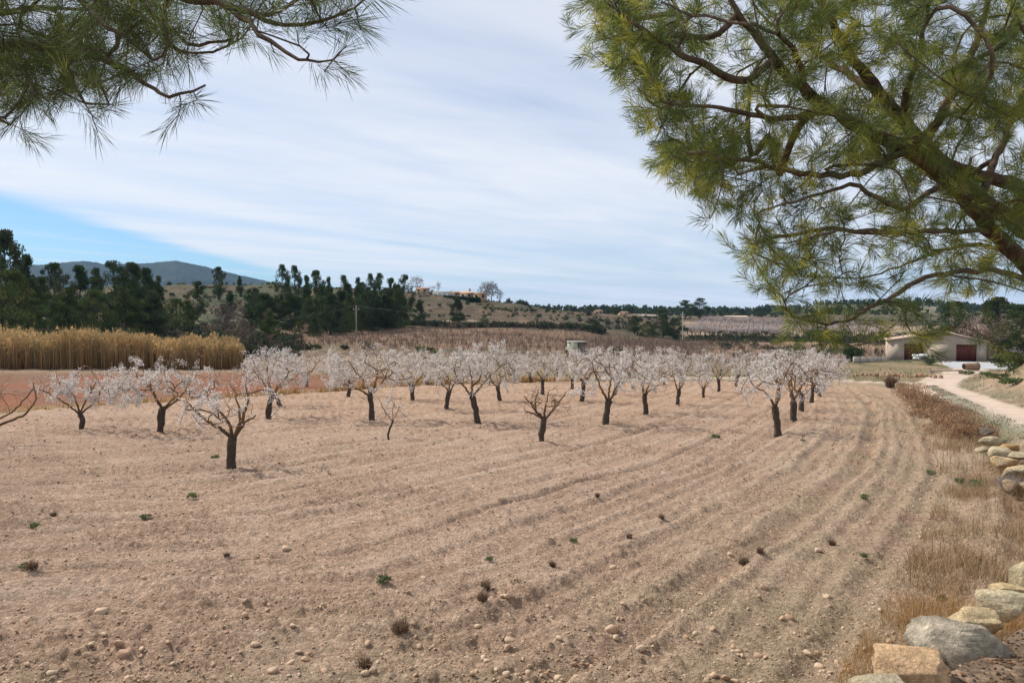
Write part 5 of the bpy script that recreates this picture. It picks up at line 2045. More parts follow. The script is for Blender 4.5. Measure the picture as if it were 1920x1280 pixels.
for i, (px, py, w, lab) in enumerate([
    (1395, 1072, .40, 'dark dry weed tuft beside the round whitish stone'), (1425, 1062, .28, 'dry weed tuft right of the dark one'),
    (905, 1157, .32, 'dark round dry tuft, lower one of two'), (910, 1125, .36, 'dry brown tuft, upper one of two'),
    (1036, 1080, .25, 'small dry brown tuft mid field'), (750, 1205, .5, 'wide flat dry tuft at the bottom centre'),
    (425, 1052, .2, 'thin dry stalks left of the flat pale stone'), (100, 980, .3, 'dry brown tuft between the two left weeds'),
    (1560, 1026, .3, 'dry tuft on the wheel ruts'), (1120, 940, .25, 'low dry tuft far in the middle of the field'),
    (685, 1275, .35, 'dry stalks at the bottom edge, left of centre'), (60, 1090, .4, 'dark dead tuft in the dark clods'),
    (1240, 985, .3, 'grey dry weed above the ruts'), (1180, 1025, .25, 'small dry sprig right of the hollow weed')]):
    p = G(px, py)
    p = (p[0], p[1], float(surf(p[0], p[1])))
    w *= .7
    bush('dry_weed', lab, 'weed', p, w * .5, w, (.15, .10, .065), (.30, .21, .14), 690 + i, n=170, leaf=.03, group=GD)

# ------------------------------------------------------------------ boulders of the terrace wall
M_rock = mat('boulder', 0.95, 4, 0.25, 1.0, 30, spec=0.04, bdist=0.05, fine=.28, fscale=38)


def rock(name, label, c, size, rz, col, col2, seed, group=None, flat=.25, sub=ICO3, parent=None, loc=None):
    V, F = sub
    V = V.copy()
    rs = np.random.RandomState(seed)
    # blocky: pull towards a box, then cut by random planes
    V = np.sign(V) * np.abs(V) ** .42
    for _ in range(11):
        nrm = rs.randn(3); nrm /= np.linalg.norm(nrm)
        dd_ = rs.uniform(.60, .98)
        k = V @ nrm - dd_
        V = V - np.where(k > 0, k, 0)[:, None] * nrm
    nz = fbm(V[:, 0] * 1.6 + seed, V[:, 1] * 1.6 + V[:, 2] * 2.1, seed, 4)
    V = V * (1 + .11 * nz[:, None])
    n2 = fbm(V[:, 0] * 5 + V[:, 2] * 3 + seed, V[:, 1] * 5 + V[:, 2] * 5, seed + 1, 4, .65)
    V = V * (1 + .10 * (.35 - np.abs(n2[:, None]))) * np.array(size)
    R = np.array([[cos(rz), -sin(rz), 0], [sin(rz), cos(rz), 0], [0, 0, 1]])
    V = V @ R.T
    t = np.clip(.5 + 1.2 * nz + .7 * n2, 0, 1)
    a = Acc()
    a.add(V, F, np.minimum(lerp(col, col2, t) * (1.22, 1.14, 1.02), .7))
    o = a.build(name, M_rock, parent, smooth=False)
    o.location = tuple(c)
    if label:
        tag(o, label, 'boulder', group)
    return o


GRB = 'boulders along the terrace edge by the camera'
PEACH, GREY, CREAM = (.50, .34, .21), (.25, .25, .21), (.47, .40, .28)
for i, (px, py, d, sz, rz, c0, c1, lab) in enumerate([
    (1712, 1262, 3.62, (.175, .13, .11), -.28, (.62, .44, .29), (.52, .37, .25), 'flat peach coloured boulder at the bottom right, in front of the grey one'),
    (1660, 1302, 3.38, (.16, .11, .10), .05, (.47, .43, .33), (.42, .38, .30), 'grey green boulder cut by the bottom edge of the picture'),
    (1800, 1205, 4.02, (.25, .15, .12), -.08, (.46, .425, .365), (.29, .27, .235), 'large grey lichened boulder, the biggest of the row at the bottom right'),
    (1832, 1163, 4.45, (.165, .11, .09), -.05, (.60, .50, .34), (.48, .40, .27), 'cream boulder behind the large grey one'),
    (1883, 1133, 4.80, (.165, .10, .085), .0, (.62, .55, .42), (.50, .43, .31), 'pale flat topped boulder behind the cream one'),
    (1908, 1108, 5.10, (.15, .10, .05), .1, (.58, .47, .28), (.48, .40, .27), 'thin yellowish slab stone behind the pale flat topped boulder'),
    (1925, 1082, 5.45, (.14, .11, .10), .1, (.50, .44, .31), (.42, .37, .26), 'pale rounded boulder cut by the right edge of the picture'),
    (1980, 1068, 5.85, (.15,.12,.1), .6, CREAM, GREY, 'boulder beyond the right edge of the picture'),
    (1560, 1345, 3.1, (.15,.12,.1), .2, CREAM, PEACH, 'boulder just below the bottom edge of the picture')]):
    q = PT(px, py, d)
    zt = float(H(q[0] + .15, q[1] - .1))
    rock('boulder', lab, (q[0], q[1], q[2] - sz[2] * .15), sz, rz, c0, c1, 700 + i, GRB, sub=ICO4)
# small pieces bedded between them
GRW = 'stones of the wall below the track'
OR, GRY2 = (.40, .25, .12), (.32, .28, .21)
for i, (px, py, d, sz, rz, c0, c1, lab) in enumerate([
    (1912, 880, 16.2, (0.34, 0.25, 0.26), .3, (.36, .33, .27), (.42, .33, .20), 'big ochre stained wall stone at the right edge below the track'),
    (1885, 862, 17.3, (0.26, 0.20, 0.17), .1, (.40, .36, .27), OR, 'orange topped wall stone left of the big ochre one'),
    (1915, 850, 17.8, (0.28, 0.19, 0.12), .4, (.36, .32, .25), GRY2, 'flat grey capping stone above the big ochre one'),
    (1874, 842, 18.8, (0.31, 0.20, 0.16), -.1, (.40, .36, .27), (.30, .26, .19), 'long pale wall stone in the middle of the exposed wall'),
    (1893, 834, 19.2, (0.22, 0.15, 0.10), .1, OR, (.30, .22, .13), 'small orange lichened stone on top of the wall'),
    (1856, 822, 20.6, (0.28, 0.19, 0.16), .2, (.30, .27, .21), (.36, .32, .24), 'grey wall stone right of the dark hollow'),
    (1843, 838, 19.6, (0.19, 0.15, 0.12), .5, GRY2, (.28, .25, .2), 'low grey stone at the foot of the wall by the last shrub'),
    (1851, 805, 22.4, (0.19, 0.17, 0.16), .2, (.10, .09, .08), (.16, .14, .12), 'dark stone at the upper left end of the exposed wall'),
    (1893, 905, 14.9, (0.15, 0.14, 0.14), .7, (.30, .24, .18), (.22, .17, .12), 'brown half buried stone at the foot of the wall'),
    (1935, 905, 14.8, (0.25, 0.19, 0.19), .7, GRY2, CREAM, 'wall stone cut by the right edge of the picture')]):
    q = PT(px, py, d) - np.array([0, 0, .06])
    rock('wall_stone', lab, q, (sz[0], sz[1], sz[2] * .8), rz, c0, c1, 720 + i, GRW, sub=ICO3)['category'] = 'stone'
q = G(1693, 728)
rock('stone_block', 'pale broken stone block at the corner of the field where the tracks meet', (q[0], q[1], q[2] + .15), (.85, .35, .38), .1, (.56, .47, .36), (.40, .32, .24), 741, sub=ICO3)['category'] = 'stone'
q = G(1673, 730)
# low row of brown stones edging the rough grass
n_row = 34
rs = np.random.RandomState(44)
for i in range(n_row):
    px = 1478 + i * 8.6 + rs.uniform(-1.5, 1.5)
    py = 702 + 2.0 * sin(i) * .4 + (i / n_row) * 6
    q = G(px, py)
    s = rs.uniform(.22, .40)
    o = rock('edging_stone', 'small brown stone in the loose row edging the grass before the shed', (q[0], q[1], q[2] + s * .3), (s, s * .8, s * .85), rs.rand() * 3,
             lerp((.34, .20, .13), (.30, .24, .19), rs.rand()), (.20, .13, .09), 760 + i, 'row of brown stones before the shed', sub=ICO1)
    o['category'] = 'stone'
rs = np.random.RandomState(45)

# ------------------------------------------------------------------ buildings and things by the far track
M_render = mat('rendered_wall', 0.93, 0.9, 0.10, 0.2, 12, spec=0.1)
M_tile = mat('roof_tile', 0.9, 3, 0.25, 0.4, 8, spec=0.1)
M_door = mat('painted_metal_door', 0.6, 4, 0.2, 0.1, 10)
M_wood = mat('weathered_wood', 0.9, 6, 0.25, 0.4, 20)
M_plain = mat('plain_paint', 0.8, 2, 0.06, 0)
M_dark = mat('dark_opening', 0.5, 2, 0.1, 0, col=(.02, .02, .022))


def part(name, m, parent, lo, hi, col=(.5, .5, .5), rotz=0):
    a = Acc()
    a.box(lo, hi, col, rotz)
    return a.build(name, m, parent)


def prism_wall(xs, zs, y0, y1, col):
    """wall with the outline (xs, zs) between depths y0 and y1"""
    a = Acc()
    n = len(xs)
    F = np.array([(x, y0, z) for x, z in zip(xs, zs)]); B = np.array([(x, y1, z) for x, z in zip(xs, zs)])
    V = np.vstack([F, B])
    a.V.append(V); a.C.append(np.tile(col, (2 * n, 1))); a.n = 2 * n
    T = [(0, i, i + 1) for i in range(1, n - 1)] + [(n, n + i + 1, n + i) for i in range(1, n - 1)]
    a.T.append(np.array(T))
    a.Q.append(np.array([(i, n + i, n + (i + 1) % n, (i + 1) % n) for i in range(n)]))
    return a


# the shed with two red doors
D0 = 120.0
gz = EYE - (673.5 - 600) * D0 / FPX
sx0 = (1666 - 960) / FPX * D0
S = thing('farm_shed', 'long rendered farm shed with two dark red doors behind the grey yard', 'shed', (sx0, D0, gz), radians(-23), None, (.867, 1, 1))
pxw = lambda p: (p - 1666) * D0 / FPX
zh = lambda py: (673.5 - py) * D0 / FPX
W = pxw(1850)
WALLC = (.40, .33, .26)
xs = [0, pxw(1697), pxw(1697), pxw(1734), pxw(1734), pxw(1795), pxw(1795), pxw(1832), pxw(1832), W, W, pxw(1775), 0]
# front wall built of piers and a gabled lintel zone so that the doors sit in real openings
fa = Acc()
dh = 2.35
for x0, x1 in ((0, pxw(1697)), (pxw(1734), pxw(1795)), (pxw(1832), W)):
    fa.box((x0, 0, -.4), (x1, .3, dh), WALLC)
g = prism_wall([0, W, W, pxw(1775), 0], [dh, dh, 2.75, 4.05, 2.95], .0, .3, WALLC)
fa.add(g.V[0], g.T[0], WALLC)
fa.add(g.V[0], g.Q[0], WALLC)
fa.build('front_wall', M_render, S)
part('side_wall', M_render, S, (0, .302, -.4), (.28, 9.0, 2.92), (.50, .41, .32))  # sunlit left side: the sun is put into this paler wall colour
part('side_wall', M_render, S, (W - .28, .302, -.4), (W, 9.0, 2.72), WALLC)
part('back_wall', M_render, S, (.282, 8.7, -.4), (W - .282, 9.0, 2.7), WALLC)
fr = Acc()
fr.box((-.012, 3.0, 1.2), (-.002, 3.9, 2.1), (.03, .03, .03))
fr.build('window', M_dark, S)
for x0, x1 in ((pxw(1697), pxw(1734)), (pxw(1795), pxw(1832))):
    dr = part('door', M_door, S, (x0 + .02, .14, .02), (x1 - .02, .19, dh - .02), (.125, .032, .022))
    npl = 9
    for i in range(npl):
        w_ = (x1 - x0 - .04) / npl
        part('door_plank', M_door, dr, (x0 + .02 + i * w_ + .012, .105, .05), (x0 + .02 + (i + 1) * w_ - .012, .139, dh - .05),
             np.array((.135, .034, .024)) * (.85 + .3 * ((i * 7) % 5) / 5))
    part('door_frame', M_wood, S, (x0 - .02, -.03, dh - .02 + .001), (x1 + .02, -.002, dh + .10), (.30, .22, .16))
# roof: two slopes with an overhang and rows of tiles


def slope(x0, z0, x1, z1, y0, y1, th, col, parent):
    a = Acc()
    n_ = 26
    for i in range(n_):
        ya = y0 + (y1 - y0) * i / n_; yb = y0 + (y1 - y0) * (i + 1) / n_
        up = .05 * (i % 2)
        V = [(x0, ya, z0 + up), (x1, ya, z1 + up), (x1, yb, z1 + up), (x0, yb, z0 + up), (x0, ya, z0 + up - th), (x1, ya, z1 + up - th), (x1, yb, z1 + up - th), (x0, yb, z0 + up - th)]
        a.add(V, [[0, 1, 2, 3], [7, 6, 5, 4], [0, 4, 5, 1], [1, 5, 6, 2], [2, 6, 7, 3], [3, 7, 4, 0]], np.array(col) * (.85 + .3 * ((i * 13) % 7) / 7))
    return tag(a.build('roof', M_tile, parent), kind=None)


slope(-.35, 2.98, pxw(1775), 4.27, -.3, 9.3, .16, (.46, .35, .28), S)
slope(pxw(1775) + .01, 4.27, W + .4, 2.80, -.3, 9.3, .16, (.46, .35, .28), S)
# lean-to at its right
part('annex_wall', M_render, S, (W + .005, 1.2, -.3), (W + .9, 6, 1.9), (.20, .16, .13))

# things before the shed
WH = (.74, .74, .73)
q = AT(1733, 116)
bags = thing('sack_pile', 'heap of white sacks lying on the ground before the left shed door', 'sacks', (q[0], q[1], q[2]))
rs = np.random.RandomState(9)
for i in range(8):
    V, F = ICO2
    V = V * (.55, .4, .26) * rs.uniform(.8, 1.15) * (1 + .1 * fbm(V[:, 0] * 3 + i, V[:, 1] * 3, i, 2)[:, None])
    a = Acc(); a.add(V + (-1.2 + (i % 5) * .62, rs.uniform(-.3, .3), .25 + (.38 if i >= 5 else 0)), F, (.72, .72, .70))
    a.build('sack', M_plain, bags, smooth=True)
q0, q1 = AT(1601, 113), AT(1664, 116)
lw = thing('low_wall', 'low pale block wall left of the shed', 'wall', q0, math.atan2(q1[1] - q0[1], q1[0] - q0[0]))
Lw = math.hypot(q1[0] - q0[0], q1[1] - q0[1])
nb = 5
for i in range(nb):
    part('wall_block', M_render, lw, (i * Lw / nb + .015, -.12, -.3), ((i + 1) * Lw / nb - .01, .12, .93 - .02 * ((i * 5) % 3) - .03 * i), np.array((.40, .36, .30)) * (.93 + .12 * ((i * 7) % 4) / 4))
# wooden log or trunk section lying by the yard
q = G(1822, 694)
lg = thing('tree_stump', 'thick brown log lying on its side at the edge of the grey yard', 'log', (q[0], q[1], q[2] + .45), .05)
a = Acc(); a.tube([(-1.0, 0, 0), (-.5, 0, .02), (.3, 0, 0), (.75, 0, .03)], [.36, .42, .44, .5], 14, (.24, .16, .105)); a.build('log', M_bark, lg)
a = Acc(); a.tube([(.75, 0, .03), (.80, 0, .03)], [.48, .44], 14, (.45, .27, .16)); a.build('cut_end', M_wood, lg)
q0 = G(1742, 701)
bm_ = thing('wooden_beam', 'grey wooden beam lying on two supports before the yard', 'beam', q0, .06)
part('beam', M_wood, bm_, (0, -.1, .30), (3.9, .1, .44), (.34, .29, .25))
part('support', M_wood, bm_, (.1, -.15, -.1), (.4, .15, .298), (.28, .22, .18))
part('support', M_wood, bm_, (3.5, -.15, -.1), (3.75, .15, .298), (.28, .22, .18))
# barrel pot and bits of junk at the right
q = AT(1868, 112)
ju = thing('garden_trailer', 'dark small trailer with a load of brown wood beside the shed', 'trailer', q, .1)
part('bed', M_door, ju, (-.7, -.5, .35), (.7, .5, .75), (.05, .045, .045))
for sx in (-1, 1):
    a = Acc(); a.tube([(.0, sx * .52, .3), (.0, sx * .62, .3)], .3, 14, (.03, .03, .03)); a.build('wheel', M_door, ju)
part('drawbar', M_door, ju, (.70, -.04, .38), (1.6, .04, .45), (.06, .05, .05))
for i in range(6):
    a = Acc(); a.tube([(-.6 + .05 * i, -.35 + .13 * i, .80 + .09 * (i % 2)), (.55, -.33 + .13 * i, .86 + .12 * (i % 3))], .075, 7, (.30, .20, .13)); a.build('log', M_bark, ju)
q = AT(1908, 138)
vn_ = thing('parked_van', 'white van parked behind the yard, cut by the right edge of the picture', 'van', (q[0] + 1.6, q[1] + 2, q[2]), .15)
a = Acc()
pr = prism_wall([-2.4, 2.3, 2.35, 1.75, 1.2, -2.4], [.35, .35, 1.05, 1.2, 2.0, 2.05], -.9, .9, (.72, .73, .74))
pr.build('body', M_plain, vn_)
part('window', M_dark, vn_, (.35, -.912, 1.2), (1.2, -.902, 1.8))
for wx in (-1.5, 1.45):
    for sy in (-.8, .8):
        a = Acc(); a.tube([(wx, sy - .12, .33), (wx, sy + .12, .33)], .33, 16, (.025, .025, .025)); a.build('wheel', M_door, vn_)

# shrubs by the shed
q = AT(1598, 117)
bush('round_shrub', 'dense dark green round shrub left of the shed beside the low wall', 'shrub', q, 2.1, 2.9, (.035, .06, .022), (.06, .10, .03), 810, n=2600, leafy=True, leaf=.16)
q = G(1895, 694)
bush('clipped_shrub', 'olive green domed shrub at the right edge by the yard', 'shrub', q, 1.2, 2.6, (.085, .095, .035), (.12, .13, .05), 811, n=1800, leafy=True, leaf=.12)
q = AT(1742, 104)
bush('bush', 'grey green wispy bush in the rough grass before the sacks', 'shrub', q, 1.2, 2.2, (.12, .14, .09), (.20, .22, .14), 812, n=700, leafy=True, leaf=.14)
for i, (px, py) in enumerate([(1815, 702), (1850, 705), (1880, 712), (1900, 722)]):
    q = G(px, py)
    bush('bush', ['low green plant at the left end of the mound top', 'low green plant second on the mound top', 'low green plant third on the mound top', 'green plant on the mound at the right edge'][i],
         'shrub', q, .4, 1.5, (.09, .12, .04), (.14, .17, .07), 815 + i, n=400, leafy=True, leaf=.10, group='plants on the mound')

# bare trees


def bare_tree(seed, label, p, h, w, col, ntips=160, r0=.02, trunk_h=.25, group=None, haze=None):
    rs = np.random.RandomState(seed)
    sk = Skel(6000)
    tp = sk.path([(0, 0, -.2), (rs.uniform(-.02, .02) * h, 0, h * trunk_h), (rs.uniform(-.04, .04) * h, 0, h * trunk_h * 1.8)], [h * .028, h * .022, h * .012], step=h * .05, rs=rs)
    for i in tp[: len(tp) // 2]:
        sk.free[i] = False
    T = []
    while len(T) < ntips:
        q = rs.uniform(-1, 1, 3)
        if (q ** 2).sum() < 1:
            T.append((q[0] * w / 2, q[1] * w / 2, h * (.62 + .38 * q[2])))
    sk.grow(T, step=h * .06, curve=.4, jit=.15, rs=rs)
    k = rs.randint(sk.n // 3, sk.n, ntips * 2)
    tv = sk.P[k] + rs.randn(len(k), 3) * h * .05 + (0, 0, h * .05)
    sk.grow(tv, step=h * .05, rs=rs)
    ch = sk.finish(r0, .42)
    t = thing('bare_tree', label, 'tree', p, 0, group)
    tr, tw = Acc(), Acc()
    for c_ in ch:
        R = sk.rad[c_].copy()
        if len(R) > 1 and R[0] > R[1] * 1.3:
            R[0] = R[1]
        (tr if R.max() > h * .010 else tw).tube(sk.P[c_], R, 5 if R.max() > h * .01 else 3, col, cap=False)
    tr.build('trunk', M_twig, t)
    tag(tw.build('twigs', M_twig, t), kind='stuff')
    return t


def bare_at(seed, px, base, top, d, wpx, col, label, **k):
    p = AT(px, d)
    h = PT(px, top, d)[2] - p[2]
    return bare_tree(seed, label, p, h, wpx * d / FPX, col, **k)


PUR = (.16, .105, .10)
bare_at(71, 1840, 0, 592, 128, 92, (.20, .13, .125), 'large bare purplish tree behind the right end of the shed', ntips=420, r0=.022)
bare_at(72, 425, 0, 568, 128, 74, (.135, .10, .095), 'bare purplish tree in the gap behind the right end of the reeds', ntips=300, r0=.025)
bare_at(73, 452, 0, 600, 112, 60, (.12, .085, .07), 'bare brown thicket at the right end of the reeds', ntips=260, r0=.02, trunk_h=.1)
bare_at(74, 782, 0, 518, 335, 30, (.20, .17, .165), 'bare tree on the skyline beside the big round end pine', ntips=160, r0=.05)
bare_at(75, 822, 0, 527, 340, 8, (.22, .19, .18), 'slender bare poplar on the skyline between the two farmhouses', ntips=70, r0=.05, trunk_h=.3)
bare_at(76, 811, 0, 535, 342, 14, (.25, .2, .2), 'low bare tree on the skyline left of the slender poplar', ntips=60, r0=.04)
bare_at(77, 908, 0, 530, 332, 26, (.17, .145, .14), 'bare grey tree right of the long farmhouse, left one of the clump', ntips=230, r0=.06)
bare_at(78, 922, 0, 529, 336, 26, (.15, .13, .125), 'bare grey tree right of the long farmhouse, densest one of the clump', ntips=300, r0=.07)
bare_at(79, 937, 0, 543, 334, 14, (.20, .16, .16), 'bare grey tree right of the long farmhouse, right one of the clump', ntips=110, r0=.05)
bare_at(80, 1137, 0, 642, 125, 26, (.16, .10, .085), 'small bare reddish tree right of the concrete hut', ntips=70, r0=.02)

# farmhouses on the hill
OCH = (.42, .30, .19)


def house_at(px0, px1, base, top, d, col, label, name='farmhouse', roof=.6, depth=7, nwin=3, chimney=None, win=True, cat='house', roofcol=(.34, .20, .14)):
    x0 = (px0 - 960) / FPX * d
    w = (px1 - px0) / FPX * d
    zb = EYE - (base - 600) * d / FPX
    h = (base - top) / FPX * d
    t = thing(name, label, cat, (x0, d, zb))
    hw_ = h - roof
    part('wall', M_render, t, (0, 0, -2.5), (w, depth, hw_), col)
    a = Acc()
    V = [(-.3, -.4, hw_ + .01), (w + .3, -.4, hw_ + .01), (w + .3, depth + .4, hw_ + .01), (-.3, depth + .4, hw_ + .01), (0.3, depth / 2, hw_ + roof), (w - .3, depth / 2, hw_ + roof)]
    a.add(V, [[0, 1, 5, 4], [2, 3, 4, 5]], roofcol); a.add(V, [[1, 2, 5], [3, 0, 4], [0, 3, 2], [0, 2, 1]], roofcol)
    rf = a.build('roof', M_tile, t)
    if chimney is not None:
        cx_ = (chimney - px0) / FPX * d
        part('chimney', M_render, rf, (cx_ - .35, depth / 2 - .35, hw_ + roof * .6), (cx_ + .35, depth / 2 + .35, hw_ + roof + 1.0), (.22, .16, .12))
    if win:
        for i in range(nwin):
            cx_ = w * (i + .5) / nwin
            part('window', M_dark, t, (cx_ - .45, -.03, hw_ * .35), (cx_ + .45, -.004, hw_ * .75))
    return t


house_at(780, 802, 549, 538, 328, (.36, .27, .18), 'small ochre house on the skyline at the right end of the pine wood', nwin=2, roof=.7)
house_at(862, 886, 560, 545, 331, (.42, .31, .20), 'middle part of the hilltop farmhouse with a pale roof and chimney', nwin=2, chimney=880, roof=.9, roofcol=(.48, .33, .25))
house_at(887, 912, 562, 547.5, 329, (.34, .24, .14), 'orange ochre end wing of the hilltop farmhouse beside the bare trees', nwin=2, roof=.5)
house_at(840, 861, 556, 545.5, 333, (.44, .36, .27), 'pale left wing of the hilltop farmhouse', nwin=2, roof=.6)
# garden wall with white arches, hedge
q0 = PT(804, 552, 332)
gw_ = thing('garden_wall', 'pale garden wall with white openings between the two hilltop houses', 'wall', q0)
part('wall', M_render, gw_, (0, 0, -1.6), (9.5, .3, 1.2), (.42, .39, .34))
for i in range(4):
    part('opening', M_plain, gw_, (1.2 + i * 2.0, -.04, -.6), (2.0 + i * 2.0, -.004, .5), (.7, .7, .7))
q0 = PT(832, 560, 322)
hd = Acc()
rs = np.random.RandomState(61)
n = 2200
pos = np.stack([rs.uniform(0, 15, n), rs.uniform(-1, 1, n), rs.uniform(-1.5, 1.1, n)], 1) + q0 - (0, 0, 0)
pos[:, 2] -= (pos[:, 0] - q0[0]) * .06
scatter(hd, *TUFT, pos, rs.uniform(.3, .7, n), rot_rand(n, rs, 1.2), np.array((.03, .05, .022)) * rs.uniform(.7, 1.3, (n, 1)), .3, rs)
tag(hd.build('hedge', M_pinecrown), 'long dark hedge running below the hilltop farmhouse', 'hedge')
# houses far off on the right horizon
house_at(1116, 1130, 589, 581, 385, (.44, .34, .26), 'tiny pink house on the horizon left of the domed tree', nwin=2, roof=.4)
house_at(1162, 1178, 590, 584, 420, (.45, .34, .22), 'small ochre house right of the domed tree on the horizon', nwin=2, roof=.4)
house_at(1176, 1230, 598, 591, 345, (.22, .16, .13), 'long low brown wall of a farmyard at the foot of the right horizon', nwin=0, roof=.3, win=False, cat='building', name='farm_building', roofcol=(.25, .18, .14))
house_at(1205, 1232, 594, 590, 350, (.62, .56, .48), 'low whitish roofed building above the thicket', nwin=0, roof=.4, win=False, cat='building', name='farm_building', roofcol=(.6, .55, .5))
house_at(1361, 1403, 598, 591.5, 460, (.40, .32, .24), 'long pale greenhouse-like farm building beyond the far orchard', nwin=7, roof=.7, cat='building', name='farm_building', roofcol=(.50, .40, .30))
house_at(1432, 1470, 604, 599, 470, (.42, .34, .27), 'low pinkish farm building right of the long pale one', nwin=4, roof=.4, cat='building', name='farm_building')
# concrete hut among the vines
d = 118
q = AT(1066, d)
hz = EYE - (657 - 600) * d / FPX
hut = thing('concrete_hut', 'small flat roofed concrete hut among the vines behind the almond trees', 'hut', ((1066 - 960) / FPX * d, d, hz))
part('side_wall', M_render, hut, (0, .0, -.8), (1.35, 2.4, 1.20), (.40, .42, .32))
part('front_wall', M_render, hut, (1.352, .3, -.8), (2.75, 2.4, 1.20), (.22, .18, .15))
part('roof', M_render, hut, (-.1, -.1, 1.203), (2.9, 2.6, 1.36), (.46, .43, .37))

# poles and wires
M_pole = mat('pole', 0.85, 3, 0.15, 0)


def pole(px, base, top, d, r, col, label, cross=False, name='utility_pole'):
    p = AT(px, d)
    zt = PT(px, top, d)[2]
    t = thing(name, label, 'pole', p)
    h = zt - p[2]
    a = Acc(); a.tube([(0, 0, -.3), (0, 0, h * .5), (0, 0, h)], [r * 1.15, r, r * .8], 8, col); a.build('post', M_pole, t)
    if cross:
        part('cross_arm', M_pole, t, (-.7, -.06, h - .9), (.7, .06, h - .78), col)
        for x_ in (-.6, 0, .6):
            a = Acc(); a.tube([(x_, 0, h - .78), (x_, 0, h - .58)], .05, 6, (.5, .5, .5)); a.build('insulator', M_plain, t)
    return np.array([p[0], p[1], zt])


pA = pole(668, 623, 573, 172, .11, (.30, .25, .21), 'wooden pole standing before the skyline wood, carrying the wire', True)
pB = pole(1280, 643, 584, 205, .11, (.34, .33, .31), 'grey concrete pole beside the dark thicket', True)
pole(1363, 620, 600, 236, .08, (.22, .18, .16), 'thin dark pole in the far orchard, left one')
pole(1418, 625, 592, 300, .08, (.30, .28, .27), 'thin grey pole beyond the far orchard, right one')
pole(1124, 575, 575, 375, .07, (.3, .28, .27), 'thin mast on the horizon beside the tiny pink house')
pole(1067, 580, 571, 362, .06, (.3, .28, .27), 'very thin mast on the skyline of the bare hill')


def wire(a0, a1, sag, label, r=.03):
    t = np.linspace(0, 1, 60)[:, None]
    P = a0 * (1 - t) + a1 * t
    P[:, 2] -= (sag * 4 * t * (1 - t))[:, 0]
    a = Acc(); a.tube(P, r, 3, (.16, .16, .17), cap=False)
    tag(a.build('power_wire', M_pole), label, 'wire')


wire(pA, PT(-40, 578, 118), 3.4, 'thin wire sagging from the wooden pole across the dark wood to the left edge')
wire(pA, pB, 2.6, 'thin wire from the wooden pole to the grey concrete pole')

# ------------------------------------------------------------------ vines, shrubs on the hills, far orchard
M_vine = mat('vine_stock', 0.95, 1, 0.2, 0)
rs = np.random.RandomState(81)
a = Acc()
uu, yy = [], []
for row in range(60):
    y_ = 126.5 + row * 1.45
    m_ = int(90 + row)
    u_ = rs.uniform(535, 1330, m_)
    uu.append(u_); yy.append(np.full(m_, y_) + rs.randn(m_) * .12)
uu = np.concatenate(uu); yy = np.concatenate(yy)
keep_ = rs.rand(len(uu)) < .6
uu, yy = uu[keep_], yy[keep_]
x = (uu - 960) / FPX * yy
n = len(x)
z = H(x, yy)
for rep in range(3):
    blades(a, x + rs.randn(n) * .15, yy, z, rs.uniform(.5, 1.15, n), np.full(n, .06), np.array((.165, .12, .09)) * rs.uniform(.6, 1.25, (n, 1)), rs, lean=.5)
tag(a.build('vineyard', M_vine), kind='stuff')
# reddish bare saplings behind the almond trees on the right, up to the thicket
a = Acc()
n = 9000
uu = rs.uniform(1060, 1660, n); yy = rs.uniform(112, 190, n)
x = (uu - 960) / FPX * yy
blades(a, x, yy, H(x, yy), rs.uniform(.5, 1.8, n), np.full(n, .05), np.array((.20, .15, .12)) * rs.uniform(.6, 1.3, (n, 1)), rs, lean=.3)
tag(a.build('bare_undergrowth', M_vine), kind='stuff')

# scrub
a = Acc()
n = 7500
uu = rs.uniform(-300, 1900, n); yy = 118 + 290 * rs.rand(n) ** 1.0
x = (uu - 960) / FPX * yy
ok = rs.rand(n) < np.clip(.3 + 1.5 * fbm(x / 18, yy / 12, 901, 3), .02, 1)
ok &= ~((uu > 530) & (uu < 1330) & (yy > 124) & (yy < 216)) & ~((uu > 1260) & (yy > 228) & (yy < 360)) & ~((uu > 1640) & (yy < 135)) & (H(x, yy) > -9)
x, yy, uu = x[ok], yy[ok], uu[ok]
n = len(x)
s = rs.uniform(.35, 1.3, n)
z = H(x, yy)
tone_ = np.where(rs.rand(n, 1) < .6, np.array((.055, .065, .035)), np.where(rs.rand(n, 1) < .5, np.array((.15, .12, .075)), np.array((.10, .12, .04))))
for rep in range(14):
    g = rs.randn(n, 3); g /= np.linalg.norm(g, axis=1)[:, None]
    scatter(a, *TUFT, np.stack([x, yy, z + s * .35], 1) + g * s[:, None] * (.6, .6, .35), s * .55, rot_rand(n, rs, 1.2), tone_ * rs.uniform(.7, 1.4, (n, 1)), .3, rs)
tag(a.build('hill_scrub', M_pinecrown), kind='stuff')

# dark brush under the wood and at the edges of the terraces
a = Acc()
n = 3000
uu = np.concatenate([rs.uniform(-250, 560, 1500), rs.uniform(560, 1130, 800), rs.uniform(1290, 1900, 700)])
yy = np.concatenate([rs.uniform(112, 145, 1500), rs.uniform(213, 220, 800), rs.uniform(212, 226, 700)])
x = (uu - 960) / FPX * yy
z = H(x, yy)
s = rs.uniform(.5, 1.5, n)
tone_ = np.where(rs.rand(n, 1) < .75, np.array((.05, .062, .035)), np.array((.13, .10, .07)))
for rep in range(12):
    g = rs.randn(n, 3); g /= np.linalg.norm(g, axis=1)[:, None]
    scatter(a, *TUFT, np.stack([x, yy, z + s * .4], 1) + g * s[:, None] * (.8, .6, .45), s * .55, rot_rand(n, rs, 1.2), tone_ * rs.uniform(.7, 1.4, (n, 1)), .3, rs)
tag(a.build('brush_bank', M_pinecrown), kind='stuff')

